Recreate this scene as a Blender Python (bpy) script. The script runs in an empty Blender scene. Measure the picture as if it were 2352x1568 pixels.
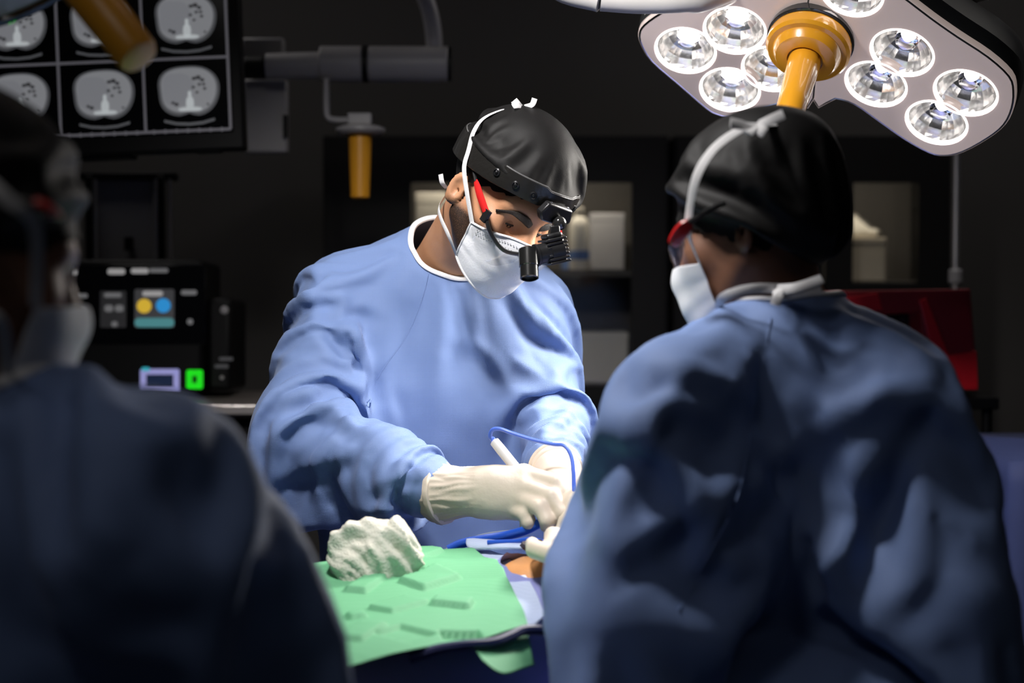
import os
os.environ.update({k: '1' for k in ('OPENBLAS_NUM_THREADS', 'OMP_NUM_THREADS', 'MKL_NUM_THREADS')})   # same folds every run
import bpy, math, random
import numpy as np
from mathutils import Vector, Matrix, noise

random.seed(7)
np.random.seed(7)
noise.seed_set(11)
scene = bpy.context.scene
COL = scene.collection

# ------------------------------------------------------------------ camera
IW, IH = 2352, 1568
FOCAL = 60.0
FPX = FOCAL / 36.0 * IW
CAMLOC = np.array([0.0, 0.0, 1.45])
PITCH = math.radians(2.4)
RGT = np.array([1.0, 0.0, 0.0])
FWD = np.array([0.0, math.cos(PITCH), -math.sin(PITCH)])
UPV = np.array([0.0, math.sin(PITCH), math.cos(PITCH)])

cam_data = bpy.data.cameras.new('camera')
cam_data.lens = FOCAL
cam_data.sensor_width = 36.0
cam_data.clip_start = 0.05
cam_data.dof.use_dof = True
cam_data.dof.focus_distance = 2.72
cam_data.dof.aperture_fstop = 2.6
cam = bpy.data.objects.new('camera', cam_data)
cam.location = CAMLOC
cam.rotation_euler = (math.pi / 2 - PITCH, 0, 0)
COL.objects.link(cam)
scene.camera = cam


def P(px, py, d):
    """point seen at a pixel of the 2352x1568 frame, at depth d metres along the view axis"""
    return CAMLOC + RGT * ((px - IW / 2) / FPX * d) - UPV * ((py - IH / 2) / FPX * d) + FWD * d


def CV(x, y, z):
    """direction given as right, up, away from the photographer"""
    return RGT * x + UPV * y + FWD * z


def unit(v):
    v = np.asarray(v, float)
    return v / np.linalg.norm(v)


# ------------------------------------------------------------------ world, lamps, exposure
world = bpy.data.worlds.new('dim_room')
scene.world = world
world.use_nodes = True
world.node_tree.nodes['Background'].inputs['Color'].default_value = (0.75, 0.85, 1.0, 1)
world.node_tree.nodes['Background'].inputs['Strength'].default_value = 0.012

cy = scene.cycles
cy.max_bounces = 6
cy.diffuse_bounces = 2
cy.glossy_bounces = 3
cy.transmission_bounces = 5
cy.transparent_max_bounces = 8
cy.caustics_reflective = False
cy.caustics_refractive = False
cy.sample_clamp_indirect = 4.0
cy.adaptive_threshold = 0.04

vs = scene.view_settings
vs.view_transform = 'Standard'
vs.look = 'None'
vs.exposure = 0.0
vs.gamma = 1.0
vs.use_curve_mapping = False


def spot(name, loc, target, power, size_deg, blend, radius, color):
    l = bpy.data.lights.new(name, 'SPOT')
    l.energy = power
    l.spot_size = math.radians(size_deg)
    l.spot_blend = blend
    l.shadow_soft_size = radius
    l.color = color
    o = bpy.data.objects.new(name, l)
    o.location = loc
    o.rotation_euler = Vector(np.asarray(target) - np.asarray(loc)).to_track_quat('-Z', 'Y').to_euler()
    COL.objects.link(o)
    return o


# beam of the lit surgical lamp in view (upper right), aimed at the operating field
LAMP_C = P(1868, 95, 2.87)
SITE = P(1240, 1200, 2.52)
spot('surgical_lamp_beam', LAMP_C + unit(SITE - LAMP_C) * 0.24, SITE, 52, 116, 1.0, 0.10, (1.0, 0.95, 0.88))
# beam of the overhead surgical lamp that hangs above the frame, in front of the surgeon
LAMP3_C = np.array([-0.26, 2.06, 2.42])
LAMP3_AIM = P(1080, 940, 2.80)
spot('overhead_lamp_beam', LAMP3_C + unit(LAMP3_AIM - LAMP3_C) * 0.12, LAMP3_AIM, 92, 102, 0.65, 0.08, (1.0, 0.97, 0.95))


def area(name, loc, tgt, sx, sy, e, col):
    l = bpy.data.lights.new(name, 'AREA')
    l.shape = 'RECTANGLE'
    l.size, l.size_y = sx, sy
    l.energy = e
    l.color = col
    o = bpy.data.objects.new(name, l)
    o.location = loc
    o.rotation_euler = Vector(np.asarray(tgt) - np.asarray(loc)).to_track_quat('-Z', 'Y').to_euler()
    COL.objects.link(o)


# dimmed ceiling panels, unseen, added to lift the dark room
ADDED_PANELS = [(-1.2, 4.3, 3.2), (1.2, 4.3, 5.0), (-0.9, 0.6, 2.8), (1.0, 0.6, 0.3)]
for x_, y_, e_ in ADDED_PANELS:
    area('added_ceiling_light', (x_, y_, 2.965), (x_, y_, 0), .55, .55, e_, (1.0, .95, .92))
# ------------------------------------------------------------------ materials
def mat(name, color, rough=0.5, metal=0.0, color2=None, nscale=30.0, bump=0.0, bscale=80.0, spec=0.5,
        emit=None, estr=0.0, trans=0.0, alpha=1.0, sheen=0.0, weave=0.0, coat=0.0, sss=0.0, detail=4.0, crease=0.0, nolight=False):
    m = bpy.data.materials.new(name)
    m.use_nodes = True
    nt = m.node_tree
    b = nt.nodes['Principled BSDF']
    b.inputs['Roughness'].default_value = rough
    b.inputs['Metallic'].default_value = metal
    b.inputs['Specular IOR Level'].default_value = spec
    b.inputs['Transmission Weight'].default_value = trans
    b.inputs['Alpha'].default_value = alpha
    b.inputs['Sheen Weight'].default_value = sheen
    b.inputs['Coat Weight'].default_value = coat
    if sss:
        b.inputs['Subsurface Weight'].default_value = sss
        b.inputs['Subsurface Radius'].default_value = (0.01, 0.005, 0.003)
        b.inputs['Subsurface Scale'].default_value = 0.6
    tc = nt.nodes.new('ShaderNodeTexCoord')
    n = nt.nodes.new('ShaderNodeTexNoise')
    n.inputs['Scale'].default_value = nscale
    n.inputs['Detail'].default_value = detail
    nt.links.new(tc.outputs['Object'], n.inputs['Vector'])
    mix = nt.nodes.new('ShaderNodeMix')
    mix.data_type = 'RGBA'
    c2 = color2 if color2 else tuple(c * 0.9 for c in color)
    mix.inputs['A'].default_value = (*color, 1)
    mix.inputs['B'].default_value = (*c2, 1)
    nt.links.new(n.outputs['Fac'], mix.inputs['Factor'])
    nt.links.new(mix.outputs['Result'], b.inputs['Base Color'])
    height = None
    if bump:
        n2 = nt.nodes.new('ShaderNodeTexNoise')
        n2.inputs['Scale'].default_value = bscale
        n2.inputs['Detail'].default_value = 3.0
        nt.links.new(tc.outputs['Object'], n2.inputs['Vector'])
        bp = nt.nodes.new('ShaderNodeBump')
        bp.inputs['Strength'].default_value = bump
        bp.inputs['Distance'].default_value = 0.004
        nt.links.new(n2.outputs['Fac'], bp.inputs['Height'])
        nt.links.new(bp.outputs['Normal'], b.inputs['Normal'])
        height = bp
    if crease:
        for sc_, dist in ((4.5, .06), (11.0, .022)):
            rg = nt.nodes.new('ShaderNodeTexNoise')
            rg.noise_type = 'RIDGED_MULTIFRACTAL'
            rg.inputs['Scale'].default_value = sc_
            rg.inputs['Detail'].default_value = 1.0
            nt.links.new(tc.outputs['Object'], rg.inputs['Vector'])
            bp = nt.nodes.new('ShaderNodeBump')
            bp.inputs['Strength'].default_value = crease
            bp.inputs['Distance'].default_value = dist
            nt.links.new(rg.outputs['Fac'], bp.inputs['Height'])
            if height:
                nt.links.new(height.outputs['Normal'], bp.inputs['Normal'])
            nt.links.new(bp.outputs['Normal'], b.inputs['Normal'])
            height = bp
    if weave:
        prev = height
        for ax in ('X', 'Z'):
            w = nt.nodes.new('ShaderNodeTexWave')
            w.bands_direction = ax
            w.inputs['Scale'].default_value = 170.0
            w.inputs['Distortion'].default_value = 0.6
            nt.links.new(tc.outputs['Object'], w.inputs['Vector'])
            bp = nt.nodes.new('ShaderNodeBump')
            bp.inputs['Strength'].default_value = weave
            bp.inputs['Distance'].default_value = 0.0006
            nt.links.new(w.outputs['Fac'], bp.inputs['Height'])
            if prev:
                nt.links.new(prev.outputs['Normal'], bp.inputs['Normal'])
            prev = bp
        nt.links.new(prev.outputs['Normal'], b.inputs['Normal'])
    if emit:
        b.inputs['Emission Color'].default_value = (*emit, 1)
        b.inputs['Emission Strength'].default_value = estr
    if nolight:
        m.cycles.emission_sampling = 'NONE'
    return m


# ------------------------------------------------------------------ object helpers
def tag(o, label, cat, group=None):
    o['label'] = label
    o['category'] = cat
    if group:
        o['group'] = group
    return o


def thing(name, label, cat, loc=(0, 0, 0), group=None):
    o = bpy.data.objects.new(name, None)
    o.empty_display_size = 0.05
    o.location = [float(v) for v in loc]
    COL.objects.link(o)
    return tag(o, label, cat, group)


def link(name, me, m, parent=None, smooth=True):
    o = bpy.data.objects.new(name, me)
    COL.objects.link(o)
    if m is not None:
        me.materials.clear()
        me.materials.append(m)
    if smooth:
        me.polygons.foreach_set('use_smooth', [True] * len(me.polygons))
    if parent is not None:
        o.parent = parent
        top = parent
        if parent.parent is None and parent.type == 'EMPTY':
            o.location = [-v for v in parent.location]      # meshes are built in world space
    return o


def make(name, V, F, m, parent=None, smooth=True, label=None, kind=None, auto=None):
    me = bpy.data.meshes.new(name)
    me.from_pydata([tuple(float(c) for c in v) for v in V], [], [tuple(int(i) for i in f) for f in F])
    me.update()
    o = link(name, me, m, parent, smooth)
    if auto is not None:
        sharp_by_angle(me, auto)
    if label:
        o['label'] = label
    if kind:
        o['kind'] = kind
    return o


def sharp_by_angle(me, deg):
    if hasattr(me, 'set_sharp_from_angle'):
        me.set_sharp_from_angle(angle=math.radians(deg))


def subsurf(o, levels=1):
    s = o.modifiers.new('subsurf', 'SUBSURF')
    s.levels = levels
    s.render_levels = levels
    return o


def bevel(o, w, seg=2, ang=35):
    s = o.modifiers.new('bevel', 'BEVEL')
    s.width = w
    s.segments = seg
    s.limit_method = 'ANGLE'
    s.angle_limit = math.radians(ang)
    return o


def frame_from(z, x=None):
    z = unit(z)
    if x is None:
        x = np.array([1.0, 0, 0]) if abs(z[0]) < 0.8 else np.array([0, 1.0, 0])
    x = np.asarray(x, float)
    x = unit(x - z * np.dot(x, z))
    return x, np.cross(z, x), z


class MB:
    """collects shapes that belong to one part"""
    def __init__(self):
        self.V, self.F = [], []

    def add(self, V, F):
        n = len(self.V)
        self.V += [np.asarray(v, float) for v in V]
        self.F += [tuple(i + n for i in f) for f in F]
        return self

    def box(self, c, ax, ay, az):
        c, ax, ay, az = (np.asarray(v, float) for v in (c, ax, ay, az))
        V = [c + sx * ax + sy * ay + sz * az for sz in (-1, 1) for sy in (-1, 1) for sx in (-1, 1)]
        F = [(0, 2, 3, 1), (4, 5, 7, 6), (0, 1, 5, 4), (2, 6, 7, 3), (0, 4, 6, 2), (1, 3, 7, 5)]
        if np.dot(np.cross(ax, ay), az) < 0:
            F = [f[::-1] for f in F]
        return self.add(V, F)

    def bx(self, lo, hi):
        lo, hi = np.asarray(lo, float), np.asarray(hi, float)
        h = (hi - lo) / 2
        return self.box((lo + hi) / 2, (h[0], 0, 0), (0, h[1], 0), (0, 0, h[2]))

    def lathe(self, origin, axis, prof, seg=24, x=None, caps=True):
        """prof: list of (radius, height along the axis)"""
        ex, ey, ez = frame_from(axis, x)
        origin = np.asarray(origin, float)
        V, F = [], []
        for r, h in prof:
            for k in range(seg):
                a = 2 * math.pi * k / seg
                V.append(origin + ez * h + (ex * math.cos(a) + ey * math.sin(a)) * r)
        for i in range(len(prof) - 1):
            for k in range(seg):
                k2 = (k + 1) % seg
                F.append((i * seg + k, i * seg + k2, (i + 1) * seg + k2, (i + 1) * seg + k))
        if caps:
            F.append(tuple(range(seg))[::-1])
            n = (len(prof) - 1) * seg
            F.append(tuple(range(n, n + seg)))
        return self.add(V, F)

    def cyl(self, a, b, r0, r1=None, seg=20):
        a, b = np.asarray(a, float), np.asarray(b, float)
        r1 = r0 if r1 is None else r1
        return self.lathe(a, b - a, [(r0, 0), (r1, float(np.linalg.norm(b - a)))], seg)

    def tube(self, pts, r, seg=10, caps=True, closed=False, flat=1.0, up=None):
        """round (or flattened) tube along a polyline; r number or list"""
        pts = [np.asarray(p, float) for p in pts]
        n = len(pts)
        rs = [r] * n if np.isscalar(r) else list(r)
        V, F = [], []
        prev = None
        for i, p in enumerate(pts):
            if closed:
                t = pts[(i + 1) % n] - pts[i - 1]
            else:
                t = pts[min(i + 1, n - 1)] - pts[max(i - 1, 0)]
            t = unit(t)
            if up is not None:
                u = np.asarray(up[i] if isinstance(up, list) else up, float)
                e1 = np.cross(t, u)
                e1 = unit(e1) if np.linalg.norm(e1) > 1e-6 else frame_from(t)[0]
            elif prev is None:
                e1 = frame_from(t)[0]
            else:
                e1 = prev - t * np.dot(prev, t)
                e1 = unit(e1)
            prev = e1
            e2 = np.cross(t, e1)
            for k in range(seg):
                a = 2 * math.pi * k / seg
                V.append(p + e1 * math.cos(a) * rs[i] + e2 * math.sin(a) * rs[i] * flat)
        m = n if closed else n - 1
        for i in range(m):
            j = (i + 1) % n
            for k in range(seg):
                k2 = (k + 1) % seg
                F.append((i * seg + k, i * seg + k2, j * seg + k2, j * seg + k))
        if caps and not closed:
            F.append(tuple(range(seg))[::-1])
            F.append(tuple(range((n - 1) * seg, n * seg)))
        return self.add(V, F)

    def prism(self, pts, off):
        """closed planar outline (3D points) extruded by the vector off"""
        n = len(pts)
        off = np.asarray(off, float)
        V = [np.asarray(p, float) for p in pts] + [np.asarray(p, float) + off for p in pts]
        F = [tuple(range(n))[::-1], tuple(range(n, 2 * n))]
        F += [(i, (i + 1) % n, n + (i + 1) % n, n + i) for i in range(n)]
        return self.add(V, F)

    def build(self, name, m, parent=None, smooth=True, label=None, auto=35, bev=None, seg=2):
        o = make(name, self.V, self.F, m, parent, smooth, label)
        import bmesh
        bm = bmesh.new()
        bm.from_mesh(o.data)
        bmesh.ops.recalc_face_normals(bm, faces=bm.faces)
        bm.to_mesh(o.data)
        bm.free()
        if smooth and auto:
            sharp_by_angle(o.data, auto)
        if bev:
            bevel(o, bev, seg)
        return o


def curve(pts, n=8, closed=False):
    """Catmull-Rom through points"""
    pts = [np.asarray(p, float) for p in pts]
    out = []
    N = len(pts)
    for i in range(N if closed else N - 1):
        if closed:
            p0, p1, p2, p3 = pts[i - 1], pts[i], pts[(i + 1) % N], pts[(i + 2) % N]
        else:
            p0, p1, p2, p3 = pts[max(i - 1, 0)], pts[i], pts[i + 1], pts[min(i + 2, N - 1)]
        for k in range(n):
            t = k / n
            out.append(0.5 * ((2 * p1) + (-p0 + p2) * t + (2 * p0 - 5 * p1 + 4 * p2 - p3) * t * t + (-p0 + 3 * p1 - 3 * p2 + p3) * t ** 3))
    if not closed:
        out.append(pts[-1])
    return out


# ------------------------------------------------------------------ implicit surfaces
def smin(a, b, k):
    h = np.maximum(k - np.abs(a - b), 0.0) / k
    return np.minimum(a, b) - h * h * k * 0.25


def smax(a, b, k):
    return -smin(-a, -b, k)


def cone(p, a, b, ra, rb):
    a, b = np.asarray(a, float), np.asarray(b, float)
    ab = b - a
    t = np.clip(((p - a) @ ab) / max(ab @ ab, 1e-9), 0, 1)
    return np.linalg.norm(p - a - t[:, None] * ab, axis=1) - (ra + (rb - ra) * t)


def ellip(p, c, R, rad):
    """ellipsoid; R rows are the unit axes"""
    q = (p - np.asarray(c, float)) @ np.asarray(R, float).T
    rad = np.asarray(rad, float)
    k0 = np.linalg.norm(q / rad, axis=1)
    k1 = np.linalg.norm(q / (rad * rad), axis=1)
    return k0 * (k0 - 1) / np.maximum(k1, 1e-9)


def union(p, prims, k, grow=0.0):
    """prims: (a, b, ra, rb[, grow_a, grow_b])"""
    d = None
    for pr in prims:
        a, b, ra, rb = pr[:4]
        ga, gb = (pr[4], pr[5]) if len(pr) > 4 else (0, 0)
        e = cone(p, a, b, ra + grow * ga, rb + grow * gb)
        d = e if d is None else smin(d, e, k)
    return d


def grid_eval(f, lo, hi, h):
    lo = np.asarray(lo, float)
    n = np.ceil((np.asarray(hi, float) - lo) / h).astype(int) + 1
    ax = [lo[i] + h * np.arange(n[i]) for i in range(3)]
    out = np.empty(n)
    Y, Z = np.meshgrid(ax[1], ax[2], indexing='ij')
    yz = np.stack([Y.ravel(), Z.ravel()], 1)
    chunk = max(1, 200000 // len(yz))
    for i in range(0, n[0], chunk):
        xs = ax[0][i:i + chunk]
        p = np.concatenate([np.column_stack([np.full(len(yz), x), yz]) for x in xs])
        out[i:i + chunk] = f(p).reshape(len(xs), n[1], n[2])
    return out, lo


def surfnets(f, lo, hi, h):
    """surface nets: quad mesh of f = 0"""
    g, lo = grid_eval(f, lo, hi, h)
    s = g < 0
    nx, ny, nz = g.shape
    acc = np.zeros((nx - 1, ny - 1, nz - 1, 3))
    cnt = np.zeros((nx - 1, ny - 1, nz - 1))
    for ax in range(3):
        o1, o2 = [i for i in range(3) if i != ax]
        sl0 = [slice(None)] * 3
        sl1 = [slice(None)] * 3
        sl0[ax] = slice(0, -1)
        sl1[ax] = slice(1, None)
        g0, g1 = g[tuple(sl0)], g[tuple(sl1)]
        cr = (g0 < 0) != (g1 < 0)
        t = np.where(cr, g0 / np.where(cr, g0 - g1, 1), 0)
        for a in (0, 1):
            for b in (0, 1):
                sl = [slice(None)] * 3
                sl[o1] = slice(a, a + g.shape[o1] - 1)
                sl[o2] = slice(b, b + g.shape[o2] - 1)
                c = cr[tuple(sl)]
                cnt += c
                acc[..., ax] += t[tuple(sl)] * c
                acc[..., o1] += a * c
                acc[..., o2] += b * c
    act = cnt > 0
    idx = -np.ones(act.shape, int)
    idx[act] = np.arange(act.sum())
    base = np.argwhere(act)
    V = lo + h * (base + acc[act] / cnt[act][:, None])
    Q = []
    for ax in range(3):
        o1, o2 = (ax + 1) % 3, (ax + 2) % 3
        sl0 = [slice(1, -1)] * 3
        sl1 = [slice(1, -1)] * 3
        sl0[ax] = slice(0, -1)
        sl1[ax] = slice(1, None)
        a, b = s[tuple(sl0)], s[tuple(sl1)]
        e = np.argwhere(a != b)
        if len(e) == 0:
            continue
        flip = ~a[tuple(e.T)]
        c = e.copy()
        c[:, o1] += 1
        c[:, o2] += 1                        # grid node of the edge (o1, o2 offset by one)

        def cell(d1, d2):
            k = c.copy()
            k[:, o1] += d1
            k[:, o2] += d2
            return idx[tuple(k.T)]
        q = np.stack([cell(-1, -1), cell(0, -1), cell(0, 0), cell(-1, 0)], 1)
        q[flip] = q[flip][:, ::-1]
        Q.append(q)
    Q = np.concatenate(Q)
    Q = Q[(Q >= 0).all(1)]
    return V, Q


def prune(V, Q):
    used = np.unique(Q)
    m = -np.ones(len(V), int)
    m[used] = np.arange(len(used))
    return V[used], m[Q]


def quad_edges(Q):
    e = np.concatenate([Q[:, [0, 1]], Q[:, [1, 2]], Q[:, [2, 3]], Q[:, [3, 0]]])
    return np.unique(np.sort(e, 1), axis=0)


def lap_smooth(V, Q, it=2, lam=0.5, keep=None):
    E = quad_edges(Q)
    n = len(V)
    deg = np.bincount(E.ravel(), minlength=n).astype(float)
    V = V.copy()
    for _ in range(it):
        s = np.zeros_like(V)
        for a in range(3):
            s[:, a] = np.bincount(E[:, 0], V[E[:, 1], a], n) + np.bincount(E[:, 1], V[E[:, 0], a], n)
        new = V + lam * (s / np.maximum(deg, 1)[:, None] - V)
        if keep is not None:
            new[keep] = V[keep]
        V = new
    return V


def boundary_loops(Q):
    e = np.concatenate([Q[:, [0, 1]], Q[:, [1, 2]], Q[:, [2, 3]], Q[:, [3, 0]]])
    key = np.sort(e, 1)
    _, inv, c = np.unique(key, axis=0, return_inverse=True, return_counts=True)
    be = e[c[inv.ravel()] == 1]
    nxt = {int(a): int(b) for a, b in be}
    loops = []
    while nxt:
        a0, b = nxt.popitem()
        loop = [a0]
        while b in nxt:
            loop.append(b)
            b = nxt.pop(b)
        loops.append(loop)
    return sorted(loops, key=len, reverse=True)


class Field:
    """sampled distance field with gradient"""
    def __init__(self, f, lo, hi, h):
        self.g, self.lo = grid_eval(f, lo, hi, h)
        self.h = h
        gr = np.gradient(self.g, h)
        self.all = np.stack([self.g] + list(gr), -1)

    def __call__(self, p):
        q = (p - self.lo) / self.h
        n = np.array(self.g.shape)
        q = np.clip(q, 0, n - 1.001)
        i = q.astype(int)
        f = q - i
        out = 0
        for a in (0, 1):
            for b in (0, 1):
                for c in (0, 1):
                    w = (f[:, 0] if a else 1 - f[:, 0]) * (f[:, 1] if b else 1 - f[:, 1]) * (f[:, 2] if c else 1 - f[:, 2])
                    out = out + w[:, None] * self.all[i[:, 0] + a, i[:, 1] + b, i[:, 2] + c]
        return out[:, 0], out[:, 1:]


def colour_edges(E, n):
    used = [0] * n
    groups = []
    for k, (a, b) in enumerate(E.tolist()):
        m = used[a] | used[b]
        c = 0
        while m >> c & 1:
            c += 1
        used[a] |= 1 << c
        used[b] |= 1 << c
        if c == len(groups):
            groups.append([])
        groups[c].append(k)
    return [np.array(g) for g in groups]


def cloth(V, Q, pin, field, rest=None, steps=60, iters=10, g=9.8, dt=0.012, bend=0.25, thick=0.004, damp=0.97, diag=0.6, wind=None, x0=None, pinpos=None, mu=0.5):
    """small position-based cloth solver: V falls onto the body given by a distance field"""
    n = len(V)
    E = quad_edges(Q)
    D = np.concatenate([Q[:, [0, 2]], Q[:, [1, 3]]])
    nb = [[] for _ in range(n)]
    for a, b in E.tolist():
        nb[a].append(b)
        nb[b].append(a)
    B = []
    for j in range(n):
        L = nb[j]
        if len(L) < 3:
            continue
        dv = V[L] - V[j]
        dv /= np.linalg.norm(dv, axis=1)[:, None] + 1e-9
        c = dv @ dv.T
        done = set()
        for a in range(len(L)):
            b = int(np.argmin(c[a]))
            if c[a, b] < -0.6 and (b, a) not in done:
                done.add((a, b))
                B.append((L[a], L[b]))
    B = np.unique(np.sort(np.array(B), 1), axis=0)
    A = np.concatenate([E, D, B])
    st = np.concatenate([np.full(len(E), 1.0), np.full(len(D), diag), np.full(len(B), bend)])
    sc = np.ones(len(A)) if rest is None else rest(V[A[:, 0]], V[A[:, 1]])
    L0 = np.linalg.norm(V[A[:, 0]] - V[A[:, 1]], axis=1) * sc
    groups = colour_edges(A, n)
    w = np.where(pin, 0.0, 1.0)
    data = []
    for gidx in groups:
        i, j = A[gidx, 0], A[gidx, 1]
        ws = w[i] + w[j]
        ok = ws > 0
        i, j, ws = i[ok], j[ok], ws[ok]
        data.append((i, j, (w[i] / ws)[:, None], (w[j] / ws)[:, None], L0[gidx][ok], st[gidx][ok]))
    x = V.copy() if x0 is None else x0.copy()
    v = np.zeros_like(x)
    PV = V if pinpos is None else pinpos
    G = np.array([0, 0, -g])
    free = ~pin
    for s in range(steps):
        prev = x.copy()
        v = v * damp
        v[free] += G * dt
        if wind is not None:
            v[free] += wind * dt
        x = x + v * dt
        x[pin] = PV[pin]
        for it in range(iters):
            for i, j, wi, wj, l0, k in data:
                d = x[j] - x[i]
                ln = np.sqrt((d * d).sum(1)) + 1e-9
                c = d * (k * (ln - l0) / ln)[:, None]
                x[i] += c * wi
                x[j] -= c * wj
            if it % 3 == 2 or it == iters - 1:
                dd, gr = field(x)
                hit = (dd < thick) & free
                if hit.any():
                    gg = gr[hit]
                    gg /= np.linalg.norm(gg, axis=1)[:, None] + 1e-9
                    x[hit] += gg * (thick - dd[hit])[:, None]
                    mv = x[hit] - prev[hit]
                    mn = (mv * gg).sum(1)[:, None] * gg
                    x[hit] -= (mv - mn) * mu
        v = (x - prev) / dt
        dd, gr = field(x)
        hit = dd < thick + 0.002
        v[hit] *= 0.1
    return x



from mathutils.bvhtree import BVHTree


def vnormals(v, q):
    nv = np.zeros_like(v)
    a, b, c, d = (v[q[:, i]] for i in range(4))
    fn = np.cross(c - a, d - b)
    for i in range(4):
        for k in range(3):
            nv[:, k] += np.bincount(q[:, i], fn[:, k], len(v))
    return nv / (np.linalg.norm(nv, axis=1)[:, None] + 1e-12)


def add_folds(x, q, folds, keep=None):
    """press named folds into a garment: each fold is a line on its front surface (ridge on the upper side, valley below)"""
    bvh = BVHTree.FromPolygons([tuple(v) for v in x], [tuple(int(i) for i in f) for f in q])
    N = vnormals(x, q)
    out = x.copy()
    for pix, wid, amp in folds:
        pts = []
        for a in curve([np.array([u, v, 0.0]) for u, v in pix], 8):
            h = bvh.ray_cast(Vector(CAMLOC), Vector(unit(P(a[0], a[1], 1.0) - CAMLOC)))
            if h[0] is not None and (not pts or np.linalg.norm(np.array(h[0]) - pts[-1]) < .08):
                pts.append(np.array(h[0]))
        if len(pts) < 4:
            continue
        pts = np.array(pts)
        T = np.gradient(pts, axis=0)
        T /= np.linalg.norm(T, axis=1)[:, None] + 1e-9
        dm = np.linalg.norm(x[:, None, :] - pts[None], axis=2)
        k = dm.argmin(1)
        near_ = dm.min(1) < wid * 2.2
        idx = np.where(near_)[0]
        t = k[idx] / (len(pts) - 1)
        e = np.cross(N[idx], T[k[idx]])
        sg = np.sign(e @ (UPV - .6 * RGT))
        e *= np.where(sg == 0, 1, sg)[:, None]
        r = x[idx] - pts[k[idx]]
        s = (r * e).sum(1)
        al = np.abs((r * T[k[idx]]).sum(1))
        fade = np.sin(np.pi * np.clip(t * .9 + .05, 0, 1)) ** .6 * np.exp(-(al / wid) ** 2)
        prof = np.exp(-((s - .45 * wid) / (.55 * wid)) ** 2) - 1.1 * np.exp(-((s + .35 * wid) / (.38 * wid)) ** 2)
        out[idx] += N[idx] * (amp * prof * fade)[:, None]
    if keep is not None:
        out[keep] = x[keep]
    return out
# ------------------------------------------------------------------ the room
def struct(name, mb, m, bev=None):
    o = mb.build(name, m, None, smooth=False, auto=None, bev=bev)
    o['kind'] = 'structure'
    return o


M_wall = mat('wall_charcoal', (0.075, 0.070, 0.066), 0.7, color2=(0.066, 0.062, 0.059), nscale=3, bump=.05, bscale=200)
M_floor = mat('floor_vinyl', (0.10, 0.11, 0.12), 0.35, color2=(0.085, 0.09, 0.10), nscale=40)
M_ceil = mat('ceiling_white', (0.25, 0.25, 0.25), 0.8, nscale=5)
RX0, RX1, RY0, RY1, RZ = -2.6, 2.6, -1.2, 5.6, 3.0
struct('floor', MB().bx((RX0, RY0, -.06), (RX1, RY1, 0)), M_floor)
struct('wall_back', MB().bx((RX0, RY1, 0), (RX1, RY1 + .1, RZ)), M_wall)
struct('wall_left', MB().bx((RX0 - .1, RY0, 0), (RX0, RY1, RZ)), M_wall)
struct('wall_right', MB().bx((RX1, RY0, 0), (RX1 + .1, RY1, RZ)), M_wall)
struct('ceiling', MB().bx((RX0, RY0, RZ), (RX1, RY1, RZ + .06)), M_ceil)
for x_, y_, e_ in ADDED_PANELS:  # unseen fixtures, added for their fill light
    t_ = thing('added_ceiling_panel', 'added dimmed square ceiling light panel %s %s' % ('near the back wall' if y_ > 2 else 'behind the photographer', 'on the left' if x_ < 0 else 'on the right'), 'ceiling light', (x_, y_, 3.0))
    MB().bx((x_ - .32, y_ - .32, 2.985), (x_ + .32, y_ + .32, 3.0)).build('frame', mat('panel_frame', (.5, .5, .5), .5), t_, smooth=False)
    MB().bx((x_ - .28, y_ - .28, 2.978), (x_ + .28, y_ + .28, 2.985)).build('diffuser', mat('panel_diffuser', (.8, .8, .8), .6, emit=(1, .95, .92), estr=.3), t_, smooth=False)
struct('baseboard_back', MB().bx((RX0, RY1 - .012, 0), (RX1, RY1, .10)), mat('baseboard_grey', (.05, .05, .05), .5))
# ------------------------------------------------------------------ people
M_gown = mat('gown_blue', (0.185, 0.275, 0.530), 0.62, color2=(0.165, 0.250, 0.490), nscale=9, spec=0.35, weave=0.3, sheen=0.1, crease=0.6)
M_trim = mat('white_trim', (0.80, 0.80, 0.82), 0.7, bump=0.1, bscale=400)
M_glove = mat('latex_glove', (0.74, 0.64, 0.53), 0.5, color2=(0.70, 0.60, 0.49), nscale=40, bump=0.12, bscale=120)
M_skin = mat('skin', (0.58, 0.30, 0.165), 0.5, color2=(0.50, 0.235, 0.125), nscale=60, bump=0.1, bscale=500)
M_dskin = mat('dark_skin', (0.21, 0.095, 0.055), 0.5, color2=(0.17, 0.075, 0.042), nscale=60, bump=0.1, bscale=500)
M_cap = mat('cap_black', (0.009, 0.0085, 0.0085), 0.6, color2=(0.007, 0.0066, 0.0066), nscale=20, bump=0.1, bscale=700, spec=0.2)
M_mask = mat('mask_white', (0.82, 0.83, 0.87), 0.8, bump=0.12, bscale=300, sheen=0.1)
M_trouser = mat('scrub_navy', (0.03, 0.04, 0.10), 0.8, bump=0.1)


def gown_mesh(body, garm, lo, hi, h, zbot, cut, pinf, rest, kb=0.03, kg=0.03, seed=0.012, **kw):
    bf = lambda p: union(p, body, kb)
    gf = lambda p: union(p, garm, kg)
    V, Q = surfnets(gf, lo, hi, h)
    C = V[Q].mean(1)
    keep = (C[:, 2] > zbot) & ~cut(C)
    V, Q = prune(V, Q[keep])
    bl = np.array(sorted({i for l in boundary_loops(Q) for i in l}), int)
    V = lap_smooth(V, Q, 3, 0.5, keep=bl)
    fld = Field(bf, np.asarray(lo) - 0.05, np.asarray(hi) + 0.05, 0.014)
    N = np.array([noise.noise_vector(Vector(v * 9.0)) for v in V]) * seed
    x0 = V + N * (~pinf(V))[:, None]
    x = cloth(V, Q, pinf(V), fld, rest, x0=x0, **kw)
    return x, Q


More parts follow.
